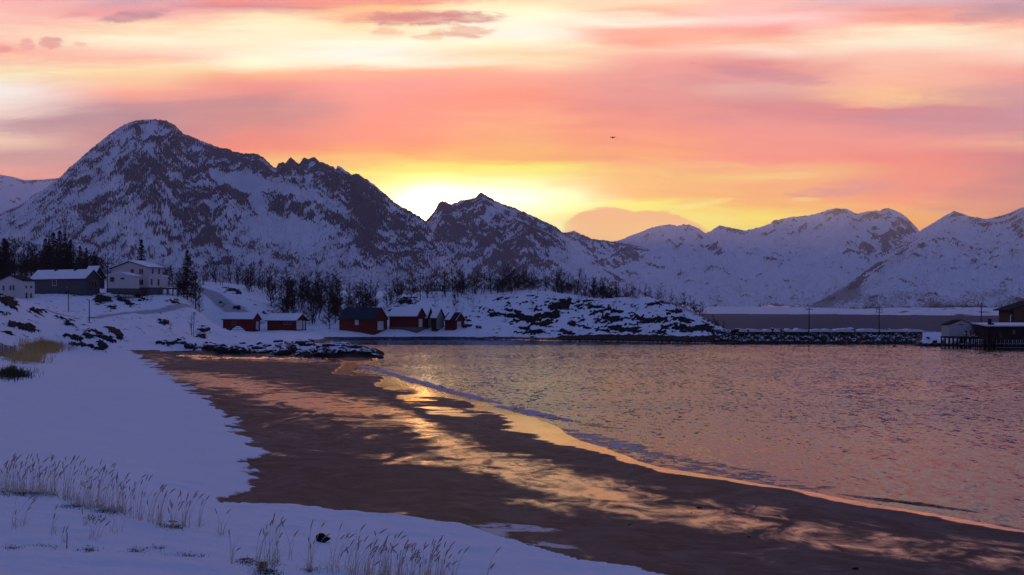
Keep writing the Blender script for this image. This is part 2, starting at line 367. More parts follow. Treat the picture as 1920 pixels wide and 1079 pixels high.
# water
WM, q, qb = mat('sea_water')
pos = q.node('ShaderNodeNewGeometry').outputs['Position']
qb.inputs['Specular IOR Level'].default_value = .5; qb.inputs['IOR'].default_value = 1.33
gust = q.noise(q.vm('MULTIPLY', pos, (.006, .022, 1.0)), 1.0, 3, .5, .3)
calm = q.sstep(gust, .60, .40, .45, 1.15)
foam_n = q.noise(q.vm('MULTIPLY', pos, (1.0, .7, 1.0)), 1.1, 6, .7, 1.0)
ff = q.sstep(q.m('ADD', q.attr('foam'), q.m('MULTIPLY', q.m('SUBTRACT', foam_n, .5), 1.5)), .55, .8)
q.l.new(q.mix(ff, (.012, .016, .024), (.42, .42, .48)), qb.inputs['Base Color'])
q.l.new(q.mixf(ff, .06, .55), qb.inputs['Roughness'])
def wavevec(sx_, sy_, amp, seedz, det=3):
    v_ = q.noise(q.vm('ADD', q.vm('MULTIPLY', pos, (sx_, sy_, 1.0)), (0.0, 0.0, seedz)), 1.0, det, .6, 0.0, out=1)
    return q.vm('MULTIPLY', q.vm('SUBTRACT', v_, (.5, .5, .5)), (amp * .22, amp, 0.0))
wv_ = q.vm('ADD', q.vm('ADD', wavevec(8.0, 7.0, .30, 1.0), wavevec(4.6, 2.6, .56, 2.0)), q.vm('ADD', wavevec(2.4, .85, .62, 3.0), wavevec(.40, .10, .20, 4.0, 4)))
ch_ = q.m('MULTIPLY', calm, q.attr('chop'))
wv_ = q.vm('ADD', q.vm('MULTIPLY', q.vm('ADD', wv_, (0.0, -.045, 0.0)), q.comb(ch_, ch_, ch_)), (0.0, 0.0, 1.0))
wv_ = q.vm('NORMALIZE', wv_)
bn_ = q.node('ShaderNodeBump'); bn_.inputs['Strength'].default_value = .6; bn_.inputs['Distance'].default_value = .2
q.l.new(q.m('MULTIPLY', ff, foam_n), bn_.inputs['Height']); q.l.new(wv_, bn_.inputs['Normal']); q.l.new(bn_.outputs[0], qb.inputs['Normal'])

gl = q.node('ShaderNodeBsdfGlossy'); q.l.new(q.mixf(ff, .07, .5), gl.inputs['Roughness']); gl.inputs['Color'].default_value = (.54, .58, .68, 1)
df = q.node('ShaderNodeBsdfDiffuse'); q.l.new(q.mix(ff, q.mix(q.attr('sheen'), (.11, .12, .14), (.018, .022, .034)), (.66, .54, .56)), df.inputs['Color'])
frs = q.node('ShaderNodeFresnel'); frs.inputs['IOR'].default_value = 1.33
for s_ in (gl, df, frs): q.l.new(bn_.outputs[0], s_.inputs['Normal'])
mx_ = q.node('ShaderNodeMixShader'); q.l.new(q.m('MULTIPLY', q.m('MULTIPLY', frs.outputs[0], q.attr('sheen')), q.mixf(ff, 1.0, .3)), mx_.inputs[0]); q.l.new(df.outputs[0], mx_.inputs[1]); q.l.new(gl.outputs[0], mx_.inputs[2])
q.l.new(mx_.outputs[0], [k for k in q.n if k.type == 'OUTPUT_MATERIAL'][0].inputs[0]); q.n.remove(qb)

# ------------------------------------------------------------------ mountains
def crest_fn(pts):
    a = np.array(pts, float); return lambda x: np.interp(x, a[:, 0], a[:, 1])
def mountain(name, crest, D, run, foot_y, px0, px1, step, rows, rockf, ribs, m_, label, seed=0, prof=1.15, rough=1.0, jag=1.0, back=.5, foot_z=8.0, spurs=()):
    cols = np.arange(px0, px1 + step, step); nc = len(cols)
    cf = crest_fn(crest)
    cy = cf(cols) + jag * (fbm(cols / 7, cols * 0, 4, seed) * 2.6 + .8 * fbm(cols / 2.2, cols * 0, 2, seed + 8))
    Dv = D(cols) if callable(D) else np.full(nc, float(D))
    Dv = Dv + 160 * fbm(cols / 90, cols * 0 + 3, 3, seed + 3)
    rv = run(cols) if callable(run) else np.full(nc, float(run))
    tb = np.linspace(-back, 0, 40)[:-1]; tf_ = np.linspace(0, 1, rows); tt = np.concatenate([tb, tf_])
    Tg, C = np.meshgrid(tt, cols, indexing='ij')
    Dg = np.broadcast_to(Dv, Tg.shape); Rg = np.broadcast_to(rv, Tg.shape)
    Yv = Dg - Rg * Tg; Xv = (C - CX) / F * Yv
    Zc = wz(cy, Dv); Zc = np.broadcast_to(Zc, Tg.shape)
    tp = np.clip(Tg, 0, 1)
    base = np.where(Tg >= 0, (1 - tp) ** prof, 1 + Tg / back * 1.0)
    Z = foot_z + (Zc - foot_z) * base
    amp = (Zc - foot_z) * rough
    # large ridges and gullies running down the slope, bending sideways
    warp = 60 * fbm(Xv / 420, Yv / 420, 3, seed + 11)
    s_ = (Xv + warp)
    big = ridged(s_ / 430, Yv / 900, 3, seed + 20)
    mid = ridged((s_ + .35 * warp) / 130, Yv / 420, 4, seed + 30)
    env = ss(tp, 0, .22) * ss(tp, 1.02, .75)
    Z = Z + env * amp * (.13 * big) + ss(tp, 0.01, .16) * ss(tp, 1.02, .8) * amp * .045 * mid
    Z = Z + ss(tp, 0.01, .12) * ss(tp, 1.02, .8) * 9 * rough * ridged(Xv / 38, Yv / 90, 3, seed + 40)
    for (pts, hgt, wid) in spurs:      # spur ridges given as bearing/depth polylines
        d = np.full(Tg.shape, 1e9)
        P = [((a - CX) / F * b, b) for a, b in pts]
        for (ax, ay), (bx, by) in zip(P[:-1], P[1:]):
            vx, vy = bx - ax, by - ay; L = vx * vx + vy * vy
            u = np.clip(((Xv - ax) * vx + (Yv - ay) * vy) / L, 0, 1)
            d = np.minimum(d, np.hypot(Xv - ax - u * vx, Yv - ay - u * vy))
        Z = Z + hgt * np.exp(-d / wid) * env
    Zlim = H + (HY - (np.broadcast_to(cy, Tg.shape) + .6 + 45 * tp + 2.0 * fbm(Xv / 60, Yv / 60, 2, seed + 5) * ss(tp, 0, .05))) * Yv / F
    Z = np.where(Tg > 0, np.minimum(Z, Zlim), Z)
    PYg = HY - (Z - H) * F / Yv
    dens, scrub, kx, ky = rockf(C, PYg, seed)
    def blur(a, n_):
        for _ in range(n_):
            a = (np.roll(a, 1, 0) + a * 2 + np.roll(a, -1, 0)) / 4; a = (np.roll(a, 1, 1) + a * 2 + np.roll(a, -1, 1)) / 4
        return a
    Zb = blur(Z, 6)
    Xr, Xc = np.gradient(Xv); Yr, Yc = np.gradient(Yv); Zr, Zc_ = np.gradient(Zb)
    det = Xr * Yc - Xc * Yr; det = np.where(np.abs(det) < 1e-6, 1e-6, det)
    gx = (Zr * Yc - Zc_ * Yr) / det; gy = (-Zr * Xc + Zc_ * Xr) / det; gn = np.hypot(gx, gy) + 1e-9
    dX, dY = -gx / gn, -gy / gn
    dr = (Yc * dX - Xc * dY) / det; dc = (-Yr * dX + Xr * dY) / det        # grid steps per metre downslope
    def bil(a, r, c):
        r = np.clip(r, 0, a.shape[0] - 1.001); c = np.clip(c, 0, a.shape[1] - 1.001); r0 = r.astype(int); c0 = c.astype(int); fr_ = r - r0; fc = c - c0
        return (a[r0, c0] * (1 - fc) + a[r0, c0 + 1] * fc) * (1 - fr_) + (a[r0 + 1, c0] * (1 - fc) + a[r0 + 1, c0 + 1] * fc) * fr_
    def lic(noise_, n_, stepm):
        acc = noise_.copy()
        for sg in (1, -1):
            r, c = np.meshgrid(np.arange(Z.shape[0], dtype=float), np.arange(Z.shape[1], dtype=float), indexing='ij')
            for _ in range(n_):
                vr = bil(dr, r, c); vc = bil(dc, r, c); r = r + sg * vr * stepm; c = c + sg * vc * stepm; acc = acc + bil(noise_, r, c)
        return acc / acc.std()
    pxm = np.mean(Dv) / F       # metres per photo pixel at the crest
    l1 = lic(fbm(C / 6.0 * kx, PYg / 6.0 * kx, 2, seed + 50), 9, 8 * pxm / 1.9 * ky)
    l2 = lic(fbm(C / 2.6 * kx, PYg / 2.6 * kx, 2, seed + 60, .7), 5, 6 * pxm / 1.9 * ky)
    iso = fbm(C / 3.0, PYg / 2.4, 3, seed + 70, .7); iso = iso / iso.std()
    patch = fbm(C / 30 + 3, PYg / 15 + C / 90, 4, seed + 71, .6); patch = patch / patch.std()
    curv = blur(Z, 3) - blur(Z, 22); curv = curv / (curv[Tg > .02].std() + 1e-6)
    n = .85 * l1 + .95 * l2 + .55 * iso + .65 * patch + .55 * np.clip(curv, -2, 2)
    nn = n / n[Tg > 0].std()
    rk = .5 + (np.clip(dens, .015, .93) - 1 / (1 + np.exp(1.7 * nn))) * 2.4
    Z = Z + ss(tp, 0.01, .05) * (2.6 * np.clip(l1, -2, 2) + 2.0 * np.clip(l2, -2, 2) + 3.0 * (np.clip(rk, 0, 1) - .5)) * pxm / 1.9
    o = grid_mesh(name, Xv, Yv, Z, m_, {'rock': rk, 'scrub': scrub}, label=label)
    return o

def rocky(base, blobs, sx=7, sy=18, skew=0.0, gain=1.0, scr=None):
    def f_(px, py, seed):
        dens = base + blob(px, py, blobs)
        return dens, (np.zeros_like(px) if scr is None else np.clip(scr(px, py, seed), 0, 1)), 1.0, sy / 17
    return f_
crestA = [(-500,360),(-200,318),(0,328),(20,331),(47,338),(80,337),(110,334),(200,350),(320,400)]
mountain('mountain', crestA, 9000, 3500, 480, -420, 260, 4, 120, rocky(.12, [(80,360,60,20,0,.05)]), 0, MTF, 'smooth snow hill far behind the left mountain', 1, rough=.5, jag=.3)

crestB = [(-700,420),(-400,440),(-250,455),(-120,440),(-40,415),(0,400),(40,382),(80,358),(100,343),(112,333),(130,315),(150,298),(165,284),(185,268),(205,252),(225,238),(245,229),(262,225),(290,224),(312,227),(328,235),(342,250),(360,257),(382,266),(400,273),(415,278),(440,285),(462,289),(482,288),(495,297),(505,306),(512,313),(517,316),(522,307),(530,304),(535,308),(541,299),(546,295),(551,300),(557,306),(562,309),(568,300),(580,299),(590,296),(600,303),(612,308),(625,313),(629,319),(633,310),(645,318),(660,328),(670,325),(682,334),(700,345),(712,356),(725,366),(740,380),(757,390),(770,396),(785,405),(798,414),(812,437),(830,465),(850,495),(870,520),(885,540),(905,565),(940,580)]
blB = [(330,270,55,30,25,.34),(430,300,60,22,15,.40),(560,315,55,22,18,.50),(660,360,60,22,38,.45),(740,410,40,22,45,.30),
       (300,330,55,60,80,.26),(380,400,75,60,60,.30),(250,330,40,22,60,.26),(250,400,50,18,-20,.10),(185,385,60,22,-25,.26),
       (130,360,40,22,-40,.16),(150,435,40,18,25,.14),(530,385,80,18,14,.30),(600,400,60,20,25,.20),(690,440,18,60,-10,.40),
       (400,440,40,30,70,.16),(240,460,40,14,0,.12),(680,400,30,50,-12,.25),(760,470,40,25,40,.20),(800,440,30,22,40,.15),(215,265,30,12,-35,.12),
       (455,345,55,11,10,-.55),(560,365,70,11,18,-.40),(520,435,60,22,12,-.50),(590,430,40,10,20,-.35),(205,300,45,10,-35,-.20),(200,355,50,10,-12,-.40),(215,415,60,10,-18,-.35),(270,240,45,10,0,-.15),
       (330,520,400,25,0,-.20),(40,400,60,60,0,-.12),(600,480,80,30,0,-.08),(475,370,35,16,60,-.35)]
scB = lambda px, py, sd: .18 + .38 * ss(py, 455, 520) + .2 * fbm(px / 60, py / 25, 3, sd + 90)
spB = [([(330,5000),(345,4400),(300,3600),(290,3000)], 70, 130), ([(560,5000),(640,4300),(700,3500)], 60, 110), ([(250,4700),(150,3900),(80,3200)], 60, 150), ([(420,4600),(470,3900),(560,3300)], 55, 100), ([(720,4800),(800,4000),(860,3400)], 40, 90)]
DB = lambda x: np.interp(x, [-700, 0, 290, 560, 800, 900, 960], [5200, 5200, 5000, 4900, 4600, 3700, 3400])
rB = lambda x: np.interp(x, [-700, 0, 290, 560, 800, 900, 960], [2500, 2500, 2500, 2400, 1900, 900, 600])
mountain('mountain', crestB, DB, rB, 560, -520, 950, 1.0, 430, rocky(.27, blB, 6, 17, .10, 1.0, scB), 1, MT, 'broad rocky snow mountain left of the sunset notch', 2, spurs=spB, jag=1.2)

crestC = [(700,480),(760,450),(790,425),(800,412),(808,404),(817,392),(822,380),(830,377),(838,380),(847,383),(863,376),(890,372),(898,367),(903,364),(910,367),(933,379),(953,387),(983,398),(1013,412),(1043,426),(1057,438),(1075,455),(1093,472),(1125,497),(1160,520),(1200,545),(1260,575),(1300,585)]
blC = [(900,430,60,28,30,.34),(1000,430,45,16,28,.26),(960,505,60,32,-10,.42),(850,440,40,22,-40,.24),(880,470,40,30,20,.22),(1000,475,35,25,10,.26),(830,395,14,14,0,.30),
       (880,405,30,10,-20,.1),(1080,480,50,25,35,-.22),(1100,520,60,25,20,-.25),(940,390,40,8,25,-.15)]
mountain('mountain', crestC, lambda x: np.interp(x, [700, 900, 1160, 1300], [6300, 6500, 6000, 5000]), lambda x: np.interp(x, [700, 900, 1160, 1300], [2300, 2500, 2300, 1400]), 560, 700, 1300, 1.0, 300,
         rocky(.30, blC, 6, 15, .35, 1.0, lambda px, py, sd: .1 + .3 * ss(py, 490, 540)), 1, MT, 'pointed snow mountain right of the sunset notch', 3, spurs=[([(905,6500),(960,5600),(1000,4800)], 70, 120), ([(905,6400),(850,5500),(830,4700)], 60, 110)])

crestD = [(1000,450),(1043,438),(1063,436),(1077,433),(1085,437),(1093,441),(1110,448),(1140,452),(1180,458),(1230,470)]
mountain('mountain', crestD, 8200, 1800, 520, 1000, 1230, 2, 100, rocky(.42, [], 5, 9), 1, MTF, 'low dark knoll in the saddle behind the pointed mountain', 4)

crestE = [(1000,500),(1060,478),(1110,464),(1140,455),(1157,452),(1167,449),(1185,441),(1200,436),(1222,427),(1240,423),(1256,421),(1271,424),(1283,421),(1294,422),(1309,428),(1324,438),(1331,434),(1342,427),(1350,423),(1360,425),(1369,427),(1385,430),(1397,433),(1425,426),(1444,420),(1449,414),(1465,411),(1485,407),(1519,404),(1541,398),(1553,394),(1567,391),(1580,391),(1590,393),(1600,398),(1607,402),(1616,399),(1631,396),(1650,395),(1660,392),(1667,391),(1684,397),(1699,407),(1710,418),(1725,435),(1745,452),(1800,480),(1900,520),(2000,545)]
blE = [(1320,452,30,8,38,.42),(1340,468,18,6,20,.25),(1375,430,28,6,5,.42),(1575,397,30,6,0,.50),(1632,402,28,7,0,.45),(1680,440,42,20,-25,.55),(1640,462,40,14,-30,.30),(1700,420,20,12,40,.3),(1600,460,30,10,-35,.15),
       (1510,430,40,5,-15,.25),(1460,437,20,4,-10,.2),(1240,505,40,3,20,.3),(1455,412,12,4,0,.3)]
DE = lambda x: np.interp(x, [1000, 1250, 1500, 1700, 2000], [8600, 9200, 9800, 9200, 9000])
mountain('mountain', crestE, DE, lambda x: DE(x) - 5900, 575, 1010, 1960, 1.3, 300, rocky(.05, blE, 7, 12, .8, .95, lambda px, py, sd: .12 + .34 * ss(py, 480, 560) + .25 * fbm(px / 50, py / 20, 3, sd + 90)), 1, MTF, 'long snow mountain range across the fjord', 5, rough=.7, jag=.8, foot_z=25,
         spurs=[([(1667,9200),(1630,8400),(1560,7600)], 90, 150), ([(1280,9200),(1330,8300),(1380,7600)], 60, 130)])

crestF = [(1480,590),(1530,567),(1560,552),(1600,526),(1640,496),(1680,466),(1705,447),(1725,433),(1744,422),(1766,408),(1777,402),(1789,396),(1796,398),(1804,401),(1822,407),(1849,411),(1875,406),(1894,399),(1905,394),(1912,391),(1920,389),(1960,380),(2020,390),(2100,360),(2250,400),(2500,440)]
blF = [(1800,402,24,6,10,.38),(1822,418,36,5,15,.3),(1905,420,14,16,20,.42),(1915,445,16,12,0,.3),(1855,435,22,5,10,.2),(1600,535,80,9,-33,.30),(1640,505,60,6,-36,.25),(1820,475,60,14,20,.14),(1700,450,25,10,-40,.1),(1920,570,60,10,-20,.4)]
DF = lambda x: np.interp(x, [1480, 1725, 1900, 2500], [4900, 7200, 7400, 7400])
rF = lambda x: np.interp(x, [1480, 1725, 1900, 2500], [900, 3000, 3200, 3200])
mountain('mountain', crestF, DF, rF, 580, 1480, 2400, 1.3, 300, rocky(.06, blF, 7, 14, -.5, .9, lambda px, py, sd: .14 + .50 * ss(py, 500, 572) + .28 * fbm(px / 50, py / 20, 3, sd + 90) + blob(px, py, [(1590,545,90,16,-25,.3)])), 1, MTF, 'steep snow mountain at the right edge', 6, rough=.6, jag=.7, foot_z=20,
         spurs=[([(1789,7300),(1760,6000),(1700,4900)], 60, 150), ([(1912,7400),(1950,6000),(1980,4900)], 80, 150)])

# far shore: snowy shelf and skerries beyond the fjord
cols = np.arange(1150, 2300, 3.0); Ys = np.concatenate([np.linspace(1250, 2500, 200), np.linspace(2520, 7000, 90)])
C, Yg = np.meshgrid(cols, Ys); Xg = (C - CX) / F * Yg
edge = np.interp(C, [1150, 1380, 1480, 1560, 1700, 1860, 2300], [2150, 2150, 1980, 2000, 1560, 1500, 1500]) + 90 * fbm(Xg / 90, Xg * 0, 3, 5)
rise = np.clip((Yg - edge - 60) / 300, -1, 1)
Z = rise * 3 + ss(Yg, 2300, 6500) * np.interp(C, [1150, 1600, 1900], [19, 12, 14]) + ss(rise, 0, .4) * (2.2 * ridged(Xg / 60, Yg / 120, 3, 8) + np.interp(C, [1150, 1620, 1680, 1900], [.5, .5, 5, 6]) * np.clip(ridged(Xg / 140, Yg / 200, 3, 9), 0, 1))
rk = .08 + .5 * (Z < .45) + np.interp(C, [1150, 1600, 1680, 1900], [.05, .08, .26, .26]) * ss(Yg, 3200, 2000) + .45 * fbm(Xg / 30, Yg / 60, 3, 12)
grid_mesh('far_shore', Xg, Yg, Z, MTF, {'rock': rk, 'scrub': Z * 0 + .15}, label='low snowy shore below the far mountains')

# ------------------------------------------------------------------ near ground
def cz(px, py, z): return (px, (H - z) * F / (py - HY), z)
def cd(px, py, Y): return (px, Y, wz(py, Y))
CP = [cz(*a) for a in [
 (627,700,.07),(717,722,.07),(772,743,.07),(827,767,.07),(875,782,.07),(957,796,.07),(1012,812,.07),(1095,838,.05),(668,686,.0),(735,706,0),(800,725,0),(850,740,0),(900,752,0),(960,771,0),(1000,781,-.03),(1070,799,-.07),(1110,818,-.05),(1150,835,-.03),(1200,865,0),(1350,893,0),(1500,920,0),(1600,940,0),(1750,965,0),(1920,992,0),(2100,1020,0),(2300,1045,0),
 (620,678,.02),(600,671,.08),(712,672,-.05),(728,668,-.25),(740,660,-.4),(730,680,-.12),
 (640,650,0),(612,645,0),(620,638,0),(700,637,0),(800,636.5,0),(900,637,0),(1000,638.5,0),(1100,640,0),(1200,641.5,0),(1300,643,0),(1392,643.5,0),
 (285,668,.5),(340,720,.5),(430,800,.5),(500,850,.5),(480,905,.6),(560,952,.75),(700,968,.75),(850,983,.62),(950,1013,.6),(1050,1038,.6),(1200,1073,.6),
 (600,740,.2),(600,800,.3),(700,850,.25),(900,900,.25),(1200,960,.25),(1500,1020,.25),(1900,1079,.25),(450,700,.35),(500,680,.3),
 (0,720,2.3),(150,700,1.4),(0,860,1.8),(200,800,1.2),(300,880,.95),(-200,800,2.6),(-200,900,2.4),
 (0,940,2.0),(200,960,1.8),(400,990,1.5),(600,1010,1.15),(0,1079,2.1),(300,1079,1.9),(500,1060,1.6),(600,1079,1.5),(900,1060,.95),(900,1079,1.0),(-200,1000,2.3),(1300,1160,.8),(1900,1250,.8),
 (60,680,2.3),(100,650,1.6),(0,690,2.8),(260,662,.7),
 (350,660,.4),(420,661,.4),(500,664,.35),(600,669,.2)]]
CP += [cd(*a) for a in [
 (-100,560,225),(-100,620,190),(0,565,230),(0,600,212),(0,630,195),(60,600,225),(60,570,260),(40,560,328),(100,600,245),(130,585,290),(100,560,320),(150,640,215),(150,656,207),(200,620,232),(200,650,212),(200,600,270),(167,603,258),(250,590,290),(250,640,226),(250,658,212),
 (300,580,315),(300,620,255),(360,577,325),(350,638,236),(385,600,348),(420,562,370),(456,582,360),(415,617,347),(445,616,346),(475,617,346),(560,616,345),(520,612,348),(450,622,335),(400,630,300),(400,646,243),(340,592,310),(540,622,335),(500,630,300),(600,631,322),(100,553,338),(160,554,338),(230,555,342),(300,550,350),(350,562,350),(380,542,385),(450,537,410),(500,560,390),
 (560,600,360),(600,562,420),(620,602,365),(680,582,385),(640,616,345),(0,530,400),(100,527,400),(200,527,410),(300,532,400),(0,512,450),(200,514,460),(400,530,460),(-200,540,330),(-200,520,450),
 (450,642,246),(520,642,244),(580,644,238),(620,648,228),(660,654,218),(690,662,211),(450,638,290),(550,637,290),
 (680,620,342),(760,618,342),(850,618,342),(900,626,335),(940,620,340),
 (720,575,385),(750,560,382),(800,549,388),(850,549,388),(900,551,385),(950,549,385),(990,544,380),(1040,549,378),(1100,557,372),(1150,560,362),(1200,559,352),(1240,566,346),(1270,576,342),(1300,590,335),(1340,612,322),(1375,631,310),
 (900,600,350),(1000,600,348),(1000,622,336),(1100,600,343),(1100,625,329),(1200,602,334),(1200,627,321),(1290,622,317),(1310,636,307)]]
CP += [(660,262,-.5),(700,300,-.6),(800,280,-1),(900,200,-1.4),(1200,200,-2),(1500,150,-2),(1800,110,-1.5),(1300,100,-1),(1000,120,-1),(850,150,-.8),(1920,75,-1),(1500,78,-.7),(740,180,-.5),(1100,98,-.6),(1800,200,-2),(2200,200,-2),(1500,290,-1.5),(1700,290,-1.5),(1950,270,-1.2),(2200,90,-1.5),(1200,290,-1),(1000,295,-1),
 (900,430,6),(1000,430,5),(1100,425,2),(1200,400,1),(1300,380,-1),(1400,350,-2),(1350,385,-2),(1500,420,-3),(1900,420,-3),(2300,420,-3),(1100,480,-1),(700,450,13),(700,480,13),(550,480,14),(900,480,3),(2300,300,-2),
 (960,14,1.5),(0,14,2.4),(1920,14,1.0),(-200,20,2.5),(2300,14,.8),(1900,30,.45),(2300,35,.12),(2300,20,.6)]
CP = np.array(CP)
def tpk(r2): return np.where(r2 > 1e-12, .5 * r2 * np.log(np.maximum(r2, 1e-12)), 0)
SX, SY = 1 / 300, 3.2
cu = CP[:, 0] * SX; cv = np.log(CP[:, 1]) * SY
NCP = n = len(CP); K = tpk((cu[:, None] - cu) ** 2 + (cv[:, None] - cv) ** 2) + np.eye(n) * 1e-4
P_ = np.stack([np.ones(n), cu, cv], 1)
A_ = np.block([[K, P_], [P_.T, np.zeros((3, 3))]]); sol = np.linalg.solve(A_, np.concatenate([CP[:, 2], np.zeros(3)]))
def smooth_z(px, Y):
    px = np.asarray(px, float); Y = np.asarray(Y, float); shp = np.broadcast(px, Y).shape
    u = (np.broadcast_to(px, shp) * SX).ravel(); v = np.log(np.broadcast_to(Y, shp)).ravel() * SY
    out = np.empty(u.size)
    for i in range(0, u.size, 60000):
        a, b = u[i:i + 60000], v[i:i + 60000]
        out[i:i + 60000] = tpk((a[:, None] - cu) ** 2 + (b[:, None] - cv) ** 2) @ sol[:NCP] + sol[NCP] + sol[NCP + 1] * a + sol[NCP + 2] * b
    return out.reshape(shp)
ROCKB = [  # outcrops: bearing, height in view, size, tilt, strength
 (185,630,16,4,30,1.0),(148,641,20,5,26,1.1),(135,647,12,4,20,1.0),(205,637,14,5,25,1.0),(218,626,14,5,28,1.1),(190,651,9,8,70,1.0),(176,655,8,3,10,.9),(165,632,14,4,25,.9),
 (12,568,18,6,28,1.0),(22,572,10,6,30,.9),(10,592,14,3,20,.7),(45,616,14,6,20,1.0),(60,620,12,6,15,.9),(15,612,14,4,5,.9),(15,626,14,3,20,.6),(70,586,16,4,8,.5),
 (120,600,14,3,10,.45),(130,612,10,4,20,.45),
 (196,562,14,6,20,.8),(185,568,8,4,0,.8),(225,563,12,4,10,.8),(262,560,14,8,10,.55),(240,571,8,4,30,.9),(130,545,12,7,0,.9),(175,548,14,5,-5,.7),(210,578,9,2.5,0,.9),(325,568,10,4,0,.8),
 (310,645,14,4,0,1.0),(335,645,8,5,0,1.0),(360,652,10,4,0,1.0),(393,654,10,5,0,1.0),(378,635,8,3,0,.8),(380,620,8,5,0,.9),(300,605,6,3,20,.7),(310,607,5,4,0,.7),
 (420,658,16,4,0,1.0),(452,660,16,4,5,1.0),(430,546,10,4,10,.8),(448,550,6,4,0,.8),(455,582,6,3,0,.8),(425,571,14,3,5,.7),(446,576,5,4,0,.8),(497,586,5,3,0,.7),
 (765,566,18,7,0,.7),(735,585,10,6,0,.5),(700,573,5,4,0,.6),
 (875,612,9,3,0,.9),(896,614,6,3,0,.9),(880,600,10,5,0,.5),(930,590,24,6,8,.8),(985,598,30,8,18,1.0),(1030,592,18,9,20,.9),(1060,570,22,8,0,.9),(1045,577,20,5,0,.7),(1120,578,26,6,10,.7),(1140,600,24,6,8,.9),(1160,586,16,6,0,.6),
 (1020,609,14,4,0,.5),(980,616,12,3,0,.8),(1000,624,22,3,-3,.9),(1170,618,26,7,12,1.0),(1110,618,26,5,10,.6),(1200,600,22,6,8,.8),(1240,602,26,5,5,.9),(1268,588,14,4,0,.8),(1225,573,14,5,0,.5),(1290,603,16,5,15,.8),(1270,616,22,5,0,.9),(1300,618,26,5,5,.8),
 (1325,612,14,5,30,.7),(1340,628,20,5,25,.8),(1240,625,18,4,0,.5),(1060,625,20,4,0,.5),(1020,570,10,3,0,.5),(1080,610,10,5,0,.5),(940,563,14,4,0,.5),(1000,555,10,3,0,.35)]
SNOWEDGE = np.array([(250,662),(262,672),(285,686),(300,700),(335,716),(345,733),(385,752),(405,772),(440,800),(470,832),(502,856),(480,866),(460,880),(492,905),(470,928),(410,942),(400,948),(560,952),(700,968),(800,978),(860,990),(900,1003),(960,1020),(1060,1046),(1200,1074),(1330,1110),(1500,1150)], float)
